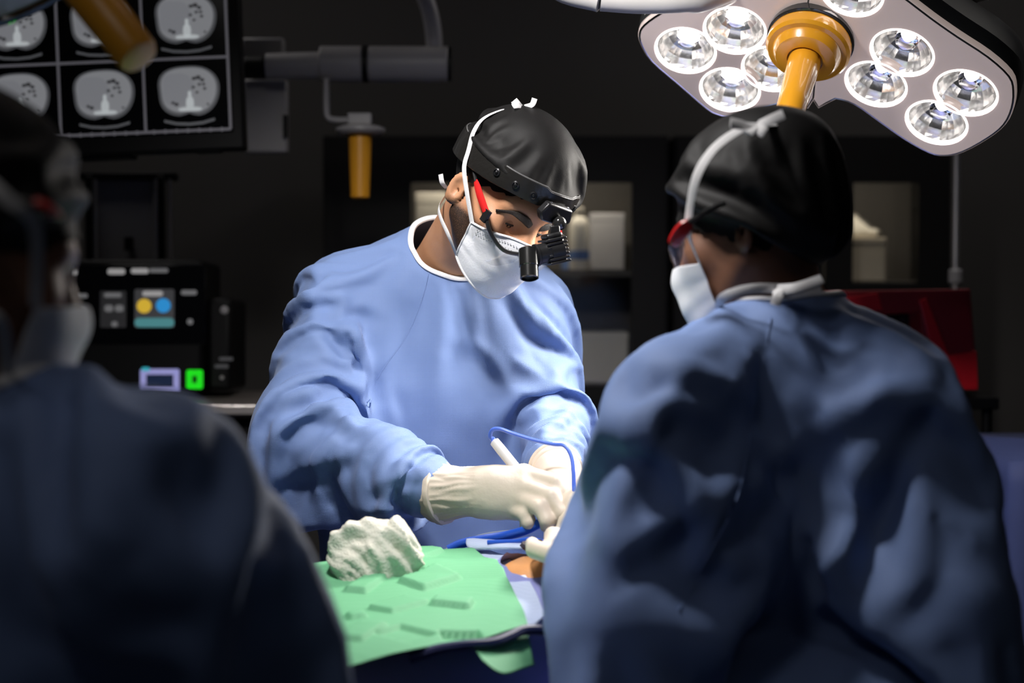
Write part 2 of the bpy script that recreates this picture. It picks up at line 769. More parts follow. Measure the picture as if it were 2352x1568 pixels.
def near(p, a, b, r):
    return cone(p, a, b, 0, 0) < r


# ---- the surgeon in the middle
A_sr, A_er, A_wr = P(800, 690, 2.93), P(690, 985, 2.78), P(1012, 1130, 2.64)
A_mr = (A_er * .4 + A_wr * .6) + np.array([0, 0, -.004])
A_sl, A_el, A_wl = P(1200, 715, 2.97), P(1265, 975, 2.87), P(1278, 1078, 2.66)
A_nk0, A_nk1 = P(1110, 460, 2.80), P(1012, 610, 2.93)
A_body = [
    (P(850, 720, 2.96), P(1165, 730, 2.98), .105, .105),
    (P(930, 860, 2.98), P(1140, 860, 2.99), .118, .118),
    (P(960, 1050, 3.0), P(1150, 1050, 3.0), .118, .118),
    (P(960, 1300, 3.02), P(1150, 1300, 3.02), .130, .130),
    (A_nk1, P(1000, 720, 2.97), .070, .10),
    (P(1000, 640, 2.95), A_sr, .06, .066), (P(1030, 650, 2.95), A_sl, .06, .062),
    (A_sr, A_er, .073, .064), (A_er, A_mr, .066, .060), (A_mr, A_wr, .058, .038),
    (A_sl, A_el, .064, .055), (A_el, A_wl, .054, .032),
]
A_garm = [
    (P(850, 720, 2.95), P(1150, 730, 2.97), .135, .130),
    (P(930, 880, 2.96), P(1130, 880, 2.97), .150, .150),
    (P(950, 1060, 2.98), P(1130, 1060, 2.98), .160, .160),
    (P(940, 1320, 3.0), P(1160, 1320, 3.0), .185, .185),
    (A_nk1, P(1000, 720, 2.96), .085, .11),
    (P(1000, 640, 2.95), A_sr, .075, .085), (P(1030, 650, 2.95), A_sl, .07, .075),
    (A_sr, A_er, .088, .074), (A_er, A_mr, .079, .070), (A_mr, A_wr, .066, .043),
    (A_sl, A_el, .078, .068), (A_el, A_wl, .066, .039),
]


def A_rest(a, b):
    m = (a + b) / 2
    d = b - a
    d = d / (np.linalg.norm(d, axis=1)[:, None] + 1e-9)
    s = np.full(len(a), 1.06)
    for p0, p1, kx, kc in ((A_sr, A_er, .24, .05), (A_er, A_wr, .20, .05), (A_sl, A_el, .20, .05), (A_el, A_wl, .16, .04)):
        w = cone(m, p0, p1, 0, 0) < .10
        c = np.abs(d @ unit(p1 - p0))
        s[w] = np.maximum(s[w], 1 + kc + kx * c[w])
    return s


def A_cut(C):
    return near(C, A_nk0, A_nk1, .075) | (((C - A_wr) @ unit(A_wr - A_er) > .014) & near(C, A_wr, A_wr, .11)) | \
        (((C - A_wl) @ unit(A_wl - A_el) > .012) & near(C, A_wl, A_wl, .1))


def A_pin(V):
    return near(V, A_nk0, A_nk1, .092) | (((V - A_wr) @ unit(A_wr - A_er) > -.010) & near(V, A_wr, A_wr, .1)) | \
        (((V - A_wl) @ unit(A_wl - A_el) > -.010) & near(V, A_wl, A_wl, .1)) | (V[:, 2] < .80)


A_x, A_q = gown_mesh(A_body, A_garm, P(380, 1650, 2.5) * [1, 0, 1] + [0, 2.45, -.05], P(1480, 480, 3.0) * [1, 0, 1] + [0, 3.3, .02], .0098, .78,
                     A_cut, A_pin, A_rest, steps=50, iters=12, g=1.2, bend=.10, seed=.02)
A_folds = [
    ([(816, 741), (850, 819), (838, 906), (815, 969)], .030, .014),
    ([(797, 693), (831, 741), (842, 800)], .022, .008),
    ([(560, 990), (637, 932), (719, 926), (773, 950)], .032, .010),
    ([(627, 1022), (685, 972), (758, 962), (826, 1000)], .030, .009),
    ([(640, 1110), (724, 1084), (811, 1050)], .030, .008),
    ([(965, 1098), (890, 1112), (850, 1150)], .018, .007),
    ([(1000, 1145), (908, 1180), (830, 1188)], .020, .008),
    ([(661, 740), (744, 685), (811, 700)], .024, .009),
    ([(734, 690), (748, 770), (795, 845)], .024, .009),
    ([(889, 532), (930, 540), (967, 556)], .016, .005),
    ([(860, 600), (905, 575), (960, 590)], .016, .005),
    ([(1185, 975), (1257, 938), (1300, 870)], .024, .010),
    ([(1225, 1020), (1280, 985), (1330, 950)], .020, .009),
    ([(1180, 700), (1225, 760), (1290, 800)], .022, .007),
    ([(900, 900), (925, 1000), (930, 1040)], .020, .005),
    ([(1040, 790), (1100, 815), (1150, 870)], .022, .004),
]
A_x = add_folds(A_x, A_q, A_folds, A_pin(A_x))
A_x = lap_smooth(A_x, A_q, 1, .35, keep=np.where(A_pin(A_x))[0])
person_a = thing('person', 'surgeon in a blue gown with headlamp bending over the operating table', 'person', (P(1050, 784, 3.0)[0], 3.0, 0))
gown_a = make('gown', A_x, A_q, M_gown, person_a)
subsurf(gown_a, 1)
# ---- the surgeon's head: local axes x = his left, y = face direction, z = crown
def ortho(F, L):
    F = unit(F)
    L = np.asarray(L, float)
    L = unit(L - F * (L @ F))
    U = np.cross(F, L)
    return L, F, U


class Head:
    def __init__(self, O, F, L, s=1.0):
        self.O = np.asarray(O, float)
        self.L, self.F, self.U = ortho(F, L)
        self.s = s

    def w(self, x, y, z):
        return self.O + self.s * (x * self.L + y * self.F + z * self.U)

    def W(self, p):
        return self.O + self.s * (p[:, :1] * self.L + p[:, 1:2] * self.F + p[:, 2:3] * self.U)

    def loc(self, p):
        q = (p - self.O) / self.s
        return np.stack([q @ self.L, q @ self.F, q @ self.U], 1)


I3 = np.eye(3)


def head_sdf(q, ears=True):
    d = ellip(q, (0, -.008, .035), I3, (.076, .097, .088))
    d = smin(d, ellip(q, (0, .030, -.050), I3, (.060, .062, .080)), .04)
    d = smin(d, cone(q, (0, .068, -.112), (0, .068, -.112), .024, .024), .03)
    for s in (-1, 1):
        d = smin(d, cone(q, (s * .056, -.005, -.055), (s * .022, .062, -.112), .016, .020), .03)
        d = smin(d, cone(q, (s * .043, .060, -.034), (s * .043, .060, -.034), .024, .024), .03)
        d = smin(d, cone(q, (s * .010, .088, .012), (s * .045, .074, .012), .014, .012), .02)
        d = smax(d, -(np.linalg.norm(q - np.array([s * .032, .101, -.020]), axis=1) - .017), .016)
    d = smin(d, cone(q, (0, .090, -.006), (0, .113, -.046), .009, .014), .018)
    d = smin(d, cone(q, (-.012, .098, -.050), (.012, .098, -.050), .011, .011), .012)
    if ears:
        for s in (-1, 1):
            a = math.radians(22)
            R = np.array([[math.cos(a), s * math.sin(a), 0], [-s * math.sin(a), math.cos(a), 0], [0, 0, 1]])
            e = ellip(q, (s * .079, -.016, -.020), R, (.0065, .016, .029))
            e = smax(e, -ellip(q, (s * .086, -.010, -.017), R, (.0105, .010, .019)), .002)
            d = smin(d, e, .005)
    return d


def body_head(hd, nk0, nk1, chest, h=.004, neck_r=(.058, .064)):
    def f(p):
        d = head_sdf(hd.loc(p))
        n = cone(p, nk0, nk1, *neck_r)
        d = smin(d, n, .03)
        for c in chest:
            d = smin(d, cone(p, *c), .04)
        return d
    lo = np.minimum(hd.O - .17, np.minimum(nk1 - .12, np.min([np.minimum(c[0], c[1]) - c[2] - .02 for c in chest], 0)))
    hi = np.maximum(hd.O + .17, np.maximum(nk1 + .12, np.max([np.maximum(c[0], c[1]) + c[2] + .02 for c in chest], 0)))
    V, Q = surfnets(f, lo, hi, h)
    return lap_smooth(V, Q, 1, 0.3), Q


def make_cap(hd, cen, rad, plane, h, kb=None, gravity=3.0, steps=45, extra=(), puff=1.0, seedamp=.01, wind=None, shrink=.010, band=None, gather=.045):
    """loose cloth cap simulated over the skull; plane = (z0, slope) of the rim in head axes"""
    def gf(p):
        q = hd.loc(p)
        d = ellip(q, cen, I3, rad)
        for c in extra:
            d = smin(d, cone(q, *c), .03)
        return d
    R = max(rad) + .09
    V, Q = surfnets(gf, hd.O - R, hd.O + R, h)
    C = hd.loc(V[Q].mean(1))
    keep = C[:, 2] > plane[0] + plane[1] * C[:, 1] + plane[2] * np.abs(C[:, 0])
    V, Q = prune(V, Q[keep])
    bl = np.array(sorted({i for l in boundary_loops(Q) for i in l}), int)
    V = lap_smooth(V, Q, 2, 0.5, keep=bl)
    # gather the rim onto the skull
    q = hd.loc(V)
    t = q[:, 2] - (plane[0] + plane[1] * q[:, 1] + plane[2] * np.abs(q[:, 0]))
    inner = np.array(rad) - shrink
    up = np.array(cen) + np.array([0, 0, .034])
    inner = inner * np.array([.97, .97, .74])
    fld = Field(lambda p: smin(head_sdf(hd.loc(p), False), ellip(hd.loc(p), up, I3, inner), .03), hd.O - R - .03, hd.O + R + .03, .008)
    w = np.clip(1 - t / gather, 0, 1) ** .8
    if band is not None:
        w = np.maximum(w, np.clip((band + .035 - q[:, 2]) / .035, 0, 1))
    x0 = V.copy()
    for _ in range(3):
        dd, g = fld(x0)
        g /= np.linalg.norm(g, axis=1)[:, None]
        x0 -= g * ((dd - .004) * w)[:, None]
    pin = t < .016
    if band is not None:
        pin |= q[:, 2] < band - .008
    xg = x0.copy()
    V2 = V.copy()
    V2[pin] = x0[pin]
    N = np.array([noise.noise_vector(Vector(v * 14.0)) for v in V]) * seedamp
    x0 = x0 + N * (~pin)[:, None]
    Lref = xg
    # rest lengths come from the roomy shape, the pinned rim sits on the head
    x = cloth_pinned(Lref, V2, Q, pin, fld, x0, puff, gravity, steps, wind)
    return x, Q


def cloth_pinned(Vrest, Vpin, Q, pin, fld, x0, puff, g, steps, wind):
    E = None
    rest = lambda a, b: np.full(len(a), puff)
    # cloth() takes rest lengths from its first argument; pins are held at x0 afterwards
    return cloth(Vrest, Q, pin, fld, rest, steps=steps, iters=10, g=g, bend=.15, x0=x0, pinpos=Vpin, thick=.005, wind=wind, mu=.15)


def ribbon(name, pts, w, t, m, parent, normals=None, n=6):
    c = curve(pts, n)
    up = None
    if normals is not None:
        up = curve(normals, n)
    mb = MB()
    mb.tube(c, w / 2, seg=8, flat=t / w, up=up)
    return mb.build(name, m, parent)


HA = Head(P(1155, 445, 2.75), CV(.52, -.54, -.66), CV(.72, -.20, .66))
body_v, body_q = body_head(HA, P(1108, 478, 2.80), P(1030, 620, 2.93), [(P(900, 720, 2.96), P(1150, 730, 2.98), .09, .09)])
body_a = make('body', body_v, body_q, M_skin, person_a)

# collar trim along the gown's neck opening
def collar(x, q, cen, m, parent, r=.0052):
    best = min(boundary_loops(q)[:8], key=lambda l: np.linalg.norm(x[l].mean(0) - cen) if len(l) > 12 else 9)
    pts = x[best]
    for _ in range(6):
        pts = (np.roll(pts, 1, 0) + np.roll(pts, -1, 0)) * .25 + pts * .5
    mb = MB()
    mb.tube(list(pts), r, seg=8, closed=True, flat=.6)
    return mb.build('collar', m, parent)


collar(A_x, A_q, A_nk1, M_trim, gown_a)

# cap
cx, cq = make_cap(HA, (.004, .000, .052), (.100, .122, .106), (.000, .36, 0), .0075, puff=1.11, gravity=1.2, steps=60, shrink=.030, extra=[((.02, .02, .11), (.045, .045, .125), .035, .026)], seedamp=.016, band=.066)
cap_a = make('surgical_cap', cx, cq, M_cap, person_a)
subsurf(cap_a, 1)

# beard: jaw strip just proud of the skin
M_hair = mat('dark_hair', (0.012, 0.008, 0.006), 0.6, bump=0.6, bscale=900, color2=(0.03, 0.02, 0.014), nscale=700)


# stubble of the beard: a mask stored on the skin mesh, mixed in by the skin material
M_skin_b = M_skin.copy()
nt = M_skin_b.node_tree
at = nt.nodes.new('ShaderNodeAttribute')
at.attribute_name = 'beard'
nz = nt.nodes.new('ShaderNodeTexNoise')
nz.inputs['Scale'].default_value = 420
mt = nt.nodes.new('ShaderNodeMath')
mt.operation = 'MULTIPLY_ADD'
mt.inputs[1].default_value = 1.1
mt.inputs[2].default_value = -.55
nt.links.new(nz.outputs['Fac'], mt.inputs[0])
ad = nt.nodes.new('ShaderNodeMath')
ad.operation = 'ADD'
ad.use_clamp = True
gt = nt.nodes.new('ShaderNodeMath')
gt.operation = 'MULTIPLY'
nt.links.new(mt.outputs[0], ad.inputs[0])
nt.links.new(at.outputs['Fac'], ad.inputs[1])
nt.links.new(ad.outputs[0], gt.inputs[0])
nt.links.new(at.outputs['Fac'], gt.inputs[1])
mx = nt.nodes.new('ShaderNodeMix')
mx.data_type = 'RGBA'
old = [l for l in nt.links if l.to_socket.name == 'Base Color'][0]
src = old.from_socket
nt.links.new(src, mx.inputs['A'])
mx.inputs['B'].default_value = (.018, .011, .008, 1)
nt.links.new(gt.outputs[0], mx.inputs['Factor'])
nt.links.new(mx.outputs['Result'], nt.nodes['Principled BSDF'].inputs['Base Color'])
ql = HA.loc(body_v)


def ramp(x, a, b):
    return np.clip((x - a) / (b - a), 0, 1)


bd = ramp(ql[:, 1], -.030, -.016) * ramp(-ql[:, 2], .024, .045) * ramp(-ql[:, 2], .150, .125) * ramp(np.abs(ql[:, 0]), .02, .035)
att = body_a.data.attributes.new('beard', 'FLOAT', 'POINT')
att.data.foreach_set('value', bd.astype(np.float32))
body_a.data.materials.clear()
body_a.data.materials.append(M_skin_b)
for s in (-1, 1):
    mb = MB()
    br = [HA.w(s * .010, .1015, -.004), HA.w(s * .027, .0995, .002), HA.w(s * .045, .0885, .003), HA.w(s * .062, .0705, -.008)]
    mb.tube(curve(br, 6), [.003 + .0035 * math.sin(math.pi * min(1, k / 18 + .25)) for k in range(19)], seg=8, flat=.5, up=HA.F)
    mb.build('eyebrow', M_hair, person_a)
    mb = MB()
    mb.lathe(HA.w(s * .032, .0715, -.020), HA.F, [(.0115 * math.sin(a), -.0115 * math.cos(a)) for a in np.linspace(.15, 3.0, 10)], 14)
    eye = mb.build('eye', mat('eye_white', (.75, .70, .66), .2), person_a)
    mb = MB()
    mb.lathe(HA.w(s * .032, .0717, -.020), unit(HA.F - .45 * HA.U), [(.0057, .0102), (.0052, .0112), (.002, .0120)], 14)
    mb.build('iris', mat('iris_brown', (.02, .01, .006), .15), eye)
    mb = MB()       # lowered upper lid with lashes
    V, F = [], []
    for i in range(9):
        th = math.radians(-85 + 170 * i / 8)
        for k in range(6):
            ph = math.radians(4 + 72 * k / 5)
            V.append(HA.w(s * .032 + .0130 * math.sin(th) * math.cos(ph), .0715 + .0130 * math.cos(th) * math.cos(ph), -.020 + .0130 * math.sin(ph)))
    for i in range(8):
        for k in range(5):
            F.append((i * 6 + k, i * 6 + k + 1, i * 6 + k + 7, i * 6 + k + 6))
    mb.add(V, F)
    lid = mb.build('eyelid', M_skin, person_a)
    mb = MB()
    mb.tube([V[i * 6] for i in range(9)], .0017, seg=6)
    mb.build('eyelash', M_hair, lid)


# face mask: pleated sheet marched onto the lower face
def make_mask(hd, name, m, parent, top, bot, amax=62, nu=49, nv=29, puff=.006, pleat=.0036):
    V, F = [], []
    A = np.radians(np.linspace(-amax, amax, nu))
    for i, a in enumerate(A):
        ca = math.cos(a)
        for j in range(nv):
            s = j / (nv - 1)
            zt, zb = top(a), bot(a)
            z = zt + (zb - zt) * s
            # points on a line from inside the head outwards
            r = np.linspace(.17, .02, 120)
            yc = .0 + .015 * ca
            q = np.stack([r * math.sin(a), yc + r * ca, np.full(120, z)], 1)
            d = smin(head_sdf(q, False), ellip(q, (0, .062, -.075), I3, (.048, .052, .060)), .03) - puff
            k = np.argmax(d < 0) if (d < 0).any() else 119
            rr = r[k]
            saw = ((s * 3.2) % 1.0)
            rr += pleat * (saw - .5) * math.sin(math.pi * s) * (.25 + .75 * ca) + .0016 * noise.noise(Vector((a * 3.0, s * 5.0, 3.1))) * 1.5
            V.append([rr * math.sin(a), yc + rr * ca, z])
    V = np.array(V)
    for i in range(nu - 1):
        for j in range(nv - 1):
            F.append((i * nv + j, i * nv + j + 1, (i + 1) * nv + j + 1, (i + 1) * nv + j))
    F = np.array(F)
    V = lap_smooth(V, F, 5, .5)
    Vw = hd.W(V)
    o = make(name, Vw, F, m, parent)
    sm = o.modifiers.new('solidify', 'SOLIDIFY')
    sm.thickness = .0012
    subsurf(o, 1)
    return o, Vw.reshape(nu, nv, 3)


def m_top(a):
    return -.030 - .018 * (1 - math.cos(a)) + .004 * math.cos(3 * a)


def m_bot(a):
    return -.146 + .062 * (1 - math.cos(a)) ** .8


mask_a, MG = make_mask(HA, 'face_mask', M_mask, person_a, m_top, m_bot)
# bound edges and stitched dotted lines
for k, idx in enumerate(([(i, 0) for i in range(49)], [(i, 28) for i in range(49)], [(0, j) for j in range(29)], [(48, j) for j in range(29)])):
    mb = MB()
    mb.tube([MG[i] for i in idx], .0024, seg=6, flat=.6)
    mb.build('edge_binding', M_trim, mask_a)

mb = MB()
for row in (3, 5):
    for i in range(4, 46):
        a_, b_ = MG[i, row], MG[i + 1, row]
        nn_ = unit(np.cross(MG[i, row + 1] - a_, b_ - a_))
        if nn_ @ HA.F < 0:
            nn_ = -nn_
        c_ = a_ * .75 + b_ * .25 + nn_ * .0016
        t_ = unit(b_ - a_)
        mb.box(c_, t_ * .0011, np.cross(nn_, t_) * .0005, nn_ * .0003)
mb.build('stitching', mat('stitch_grey', (.25, .25, .27), .8), mask_a)

M_strap = mat('white_strap', (0.78, 0.77, 0.78), 0.75, bump=0.2, bscale=600)
top_corner, bot_corner = MG[0, 0], MG[0, 28]
ribbon('upper_strap', [top_corner, P(1072, 440, 2.672), P(1066, 385, 2.675), P(1076, 345, 2.68), P(1088, 302, 2.69), P(1110, 272, 2.70), P(1150, 253, 2.71), P(1195, 243, 2.715)],
       .0085, .0015, M_strap, mask_a, [CV(-.6, 0, -.8)] * 5 + [CV(-.5, .6, -.6), CV(-.2, .9, -.3), CV(0, 1, -.2)])
for kp in ([P(1193, 246, 2.715), P(1186, 238, 2.71), P(1176, 240, 2.71)], [P(1197, 246, 2.715), P(1190, 238, 2.71), P(1182, 229, 2.71)],
           [P(1205, 246, 2.715), P(1222, 240, 2.71), P(1228, 226, 2.71)], [P(1200, 246, 2.715), P(1190, 243, 2.70), P(1178, 244, 2.69)]):
    ribbon('strap_tail', kp, .009, .0015, M_strap, mask_a, [CV(0, .3, -.95)] * 3)
ribbon('lower_strap', [bot_corner, P(1030, 540, 2.70), P(1012, 500, 2.73), P(1008, 475, 2.76), P(1022, 452, 2.82)], .0085, .0015, M_strap, mask_a, [CV(-.8, 0, -.6)] * 5)
ribbon('strap_tail', [P(1026, 432, 2.80), P(1016, 420, 2.79), P(1012, 400, 2.79)], .009, .0015, M_strap, mask_a, [CV(-.5, 0, -.85)] * 3)

# safety glasses with red temples
M_red = mat('red_plastic', (0.62, 0.02, 0.02), 0.28, coat=.5)
M_blk = mat('black_plastic', (0.012, 0.012, 0.013), 0.35, bump=.05)
M_clear = mat('clear_lens', (0.95, 0.97, 1.0), 0.02, trans=1.0, alpha=.22)
glasses = MB()
glasses.tube(curve([HA.w(-.083, .076, -.014), HA.w(-.076, .096, -.034), HA.w(-.050, .118, -.050), HA.w(-.012, .129, -.043), HA.w(.012, .129, -.043), HA.w(.050, .118, -.050), HA.w(.076, .096, -.034), HA.w(.083, .076, -.014)], 6), .0033, seg=8)
gl = glasses.build('safety_glasses', M_blk, person_a, label='black framed safety glasses with red temples')
for s in (-1, 1):
    mb = MB()
    mb.tube(curve([HA.w(s * .088, -.030, .046), HA.w(s * .088, .026, .013)], 4), .0028, seg=8)
    mb.build('temple_tip', M_blk, gl)
    mb = MB()
    mb.tube(curve([HA.w(s * .088, .024, .014), HA.w(s * .087, .050, .000), HA.w(s * .084, .076, -.013)], 4), [.0035, .005, .0062, .0066, .0068, .0068, .0066, .0062, .006][:9], seg=10, flat=.55, up=HA.L)
    mb.build('temple', M_red, gl)
    mb = MB()
    mb.box(HA.w(s * .084, .080, -.018), HA.L * .003, HA.F * .006, HA.U * .010)
    mb.build('hinge', M_blk, gl)
    mb = MB()
    V, F = [], []
    edge = curve([HA.w(s * .082, .078, -.015), HA.w(s * .076, .096, -.034), HA.w(s * .050, .118, -.050), HA.w(s * .010, .129, -.043)], 6)
    for e in edge:
        V += [e, e - HA.U * .018 - HA.F * .006, e - HA.U * .034 - HA.F * .016]
    for i in range(len(edge) - 1):
        for k in range(2):
            F.append((i * 3 + k, i * 3 + k + 1, i * 3 + k + 4, i * 3 + k + 3))
    mb.add(V, F)
    mb.build('lens', M_clear, gl)

# headlamp
M_leather = mat('black_leather', (0.014, 0.013, 0.012), 0.33, bump=0.25, bscale=90, coat=.2)
M_bmetal = mat('dark_metal', (0.03, 0.03, 0.032), 0.32, metal=.6)
M_chrome = mat('chrome', (0.75, 0.75, 0.76), 0.12, metal=1.0)
V, F = [], []
NB = 72
for i in range(NB):
    a = 2 * math.pi * i / NB
    rx, ry = .0925, .1185
    back = max(0, -math.cos(a))
    hh = .0165 + .006 * max(0, math.sin(abs(a if a < math.pi else a - 2 * math.pi) - .9)) - .004 * (math.cos(a) > .95)
    zc = .048 - .010 * back + .004 * math.cos(2 * a)
    for dz, dr in ((-1, 0), (-.93, .0028), (0, .0040), (.93, .0028), (1, 0), (.9, -.002), (-.9, -.002)):
        V.append(HA.w((rx + dr) * math.sin(a), .002 + (ry + dr) * math.cos(a), zc + hh * dz))
for i in range(NB):
    j = (i + 1) % NB
    for k in range(7):
        k2 = (k + 1) % 7
        F.append((i * 7 + k, j * 7 + k, j * 7 + k2, i * 7 + k2))
mb = MB().add(V, F)
lampband = mb.build('headlamp_band', M_leather, person_a, label='black leather headlamp band with metal rivets')
mb = MB()
mb.tube([V[i * 7 + 4] for i in range(NB)], .0014, seg=6, closed=True)
mb.build('band_edge', mat('band_edge_grey', (.16, .16, .16), .3, metal=.3), lampband)
for a in (-.50, -.80, -1.12, .5, .8, 1.12):
    c = HA.w(.0968 * math.sin(a), .002 + .1228 * math.cos(a), .047)
    nrm = unit(HA.L * math.sin(a) / .098 + HA.F * math.cos(a) / .126)
    mb = MB()
    mb.lathe(c, nrm, [(.0062, -.001), (.0062, .0012), (.0042, .0022), (.0040, .0006), (.0026, .0006), (.0024, .0022), (.001, .003)], 16)
    mb.build('rivet', M_bmetal, lampband)
pc = HA.w(-.008, .125, .038)
mb = MB()
mb.prism([pc + HA.L * x + HA.U * z for x, z in ((-.034, -.006), (-.026, .014), (.026, .014), (.034, -.006), (.024, -.017), (-.024, -.017))], HA.F * .014)
hb = mb.build('mount_plate', M_bmetal, lampband, bev=.003, label='dark metal mounting plate at the brow')
for s in (-1, 1):
    mb = MB()
    mb.lathe(pc + HA.L * s * .019 + HA.U * .0145 + HA.F * .007, HA.U, [(.0025, -.001), (.0025, .0006), (.001, .001)], 10)
    mb.build('screw', M_chrome, lampband)
bc = HA.w(-.004, .147, .029)
mb = MB()
mb.lathe(bc, unit(HA.F), [(.0115 * math.sin(a), -.0115 * math.cos(a)) for a in np.linspace(.1, 3.04, 14)], 20)
mb.build('ball_joint', mat('ball_black', (.02, .02, .02), .12, coat=.8), lampband)
# arm, ribbed heat-sink body and lens barrel hang in front of the nose
dl = 2.585
mb = MB()
mb.box((P(1274, 522, dl) + P(1276, 552, dl)) / 2, CV(.0075, 0, .001), CV(.001, .5, 0) * .0 + (P(1274, 518, dl) - P(1276, 556, dl)) / 2, CV(0, .0, .006))
mb.build('lamp_arm', M_bmetal, lampband, bev=.002)
c0, c1 = P(1284, 574, dl), P(1206, 592, dl - .02)
ax = unit(c1 - c0)
mb = MB()
ln = float(np.linalg.norm(c1 - c0))
mb.lathe(c0, ax, [(.010, -.008), (.0175, -.004), (.0175, ln * .30), (.0160, ln * .32), (.0160, ln * .62), (.0172, ln * .64), (.0172, ln * .70), (.0150, ln * .72), (.0150, ln * 1.0), (.008, ln * 1.04)], 28)
mb.build('lamp_barrel', M_blk, lampband)
up = unit(CV(.1, 1, 0) - ax * (CV(.1, 1, 0) @ ax))
side = np.cross(ax, up)
hc = P(1273, 575, dl)
for k in range(7):
    mb = MB()
    o_ = hc + up * (.017 - .0058 * k)
    mb.box(o_, ax * .0165, side * .0185, up * .0017)
    mb.build('cooling_fin', M_blk, lampband, bev=.0008)
mb = MB()
mb.box(hc + up * .0225, ax * .013, side * .014, up * .004)
mb.box(hc, ax * .013, side * .0150, up * .020)
mb.build('heat_sink', M_blk, lampband, bev=.003)
t0, t1 = P(1214, 578, dl - .02), P(1216, 640, dl - .035)
tx = unit(t1 - t0)
tl = float(np.linalg.norm(t1 - t0))
mb = MB()
mb.lathe(t0, tx, [(.006, -.008), (.0150, -.003), (.0150, tl * .55), (.0140, tl * .57), (.0140, tl * .98), (.0120, tl), (.0110, tl * .9)], 28)
mb.build('lens_tube', mat('lens_tube_black', (.012, .012, .012), .22, coat=.4), lampband)


# raglan seams and neckline placket of the gown, laid on its surface


def seam(x, q, pix, parent, m, r=.0011):
    bvh = BVHTree.FromPolygons([tuple(v) for v in x], [tuple(int(i) for i in f) for f in q])
    pts = []
    dense = curve([np.array([a, b, 0.0]) for a, b in pix], 10)
    for a in dense:
        d = Vector(unit(P(a[0], a[1], 1.0) - CAMLOC))
        hit = bvh.ray_cast(Vector(CAMLOC), d)
        if hit[0] is not None:
            p = np.array(hit[0])
            if not pts or np.linalg.norm(p - pts[-1]) < .05:
                pts.append(p)
    if len(pts) > 3:
        mb = MB()
        mb.tube(pts, r, seg=6)
        mb.build('seam', m, parent)


seam(A_x, A_q, [(985, 625), (968, 690), (935, 770), (885, 840), (855, 900), (845, 980)], gown_a, M_gown)
# ---- gloved hands
def hand_mesh(cuff, palm, fingers, h=.0026, kp=.016, kf=.006, wr=None):
    def f(p):
        d = None
        for a, b, ra, rb in palm:
            e = cone(p, a, b, ra, rb)
            d = e if d is None else smin(d, e, kp)
        for ch in fingers:
            e = None
            for i in range(len(ch) - 1):
                s = cone(p, ch[i][0], ch[i + 1][0], ch[i][1], ch[i + 1][1])
                e = s if e is None else smin(e, s, .004)
            d = smin(d, e, kf)
        for a, b, ra, rb in cuff:
            d = smin(d, cone(p, a, b, ra, rb), .008)
        return d
    pts = [q for t in palm + cuff for q in t[:2]] + [c[0] for ch in fingers for c in ch]
    lo, hi = np.min(pts, 0) - .06, np.max(pts, 0) + .06
    V, Q = surfnets(f, lo, hi, h)
    return lap_smooth(V, Q, 1, .4), Q


def wrinkle(V, a, b, amp, freq, length):
    """creases around the wrist: small ridges that run lengthwise and fade along the hand"""
    ax = unit(b - a)
    t = (V - a) @ ax
    ex, ey, _ = frame_from(ax)
    r = V - a - t[:, None] * ax
    ang = np.arctan2(r @ ey, r @ ex)
    nr = r / (np.linalg.norm(r, axis=1)[:, None] + 1e-9)
    fade = np.clip(1 - np.abs(t - length * .3) / length, 0, 1)
    wv = np.array([noise.noise(Vector((math.cos(g) * freq * .4, math.sin(g) * freq * .4, tt * 18))) for g, tt in zip(ang, t)])
    return V + nr * (amp * fade * (np.abs(wv) * 2 - .5))[:, None]


# right hand of the surgeon, pen grip
w0, w1 = P(1016, 1132, 2.640), P(1072, 1128, 2.615)
palm = [
    (w1, P(1135, 1110, 2.595), .032, .024), (w1, P(1135, 1150, 2.595), .030, .024),
    (P(1110, 1110, 2.60), P(1203, 1090, 2.585), .024, .0165), (P(1110, 1125, 2.60), P(1205, 1116, 2.570), .022, .0165),
    (P(1110, 1140, 2.60), P(1200, 1145, 2.567), .022, .0155), (P(1110, 1155, 2.60), P(1186, 1172, 2.575), .022, .0145),
    (P(1100, 1120, 2.64), P(1170, 1095, 2.645), .018, .016),
]
fingers = [
    [(P(1203, 1090, 2.585), .0150), (P(1278, 1108, 2.548), .0125), (P(1312, 1150, 2.530), .0110), (P(1313, 1185, 2.530), .0095)],
    [(P(1205, 1116, 2.570), .0150), (P(1268, 1140, 2.530), .0125), (P(1293, 1178, 2.515), .0112), (P(1290, 1205, 2.520), .0098)],
    [(P(1200, 1145, 2.567), .0145), (P(1240, 1165, 2.525), .0125), (P(1257, 1195, 2.515), .0112), (P(1255, 1208, 2.520), .0098)],
    [(P(1186, 1172, 2.575), .0135), (P(1207, 1182, 2.545), .0115), (P(1215, 1200, 2.540), .0105), (P(1207, 1206, 2.550), .0092)],
    [(P(1165, 1095, 2.645), .0150), (P(1225, 1105, 2.640), .0130), (P(1270, 1150, 2.595), .0115), (P(1292, 1188, 2.560), .0100)],
]
hv, hq = hand_mesh([(w0, w1, .046, .036)], palm, fingers)
hv = wrinkle(hv, w0, P(1135, 1128, 2.60), .0035, 14, .075)
glove_r = make('glove', hv, hq, M_glove, person_a, label='cream latex glove gripping the cautery pencil')
mb = MB()
mb.lathe(w0, w1 - w0, [(.0455, -.006), (.0485, -.004), (.0495, 0), (.0485, .004), (.0455, .006)], 40)
v_ = wrinkle(np.array(mb.V), w0, w1, .002, 10, .05)
mb.V = list(v_)
mb.build('cuff_bead', M_glove, glove_r)

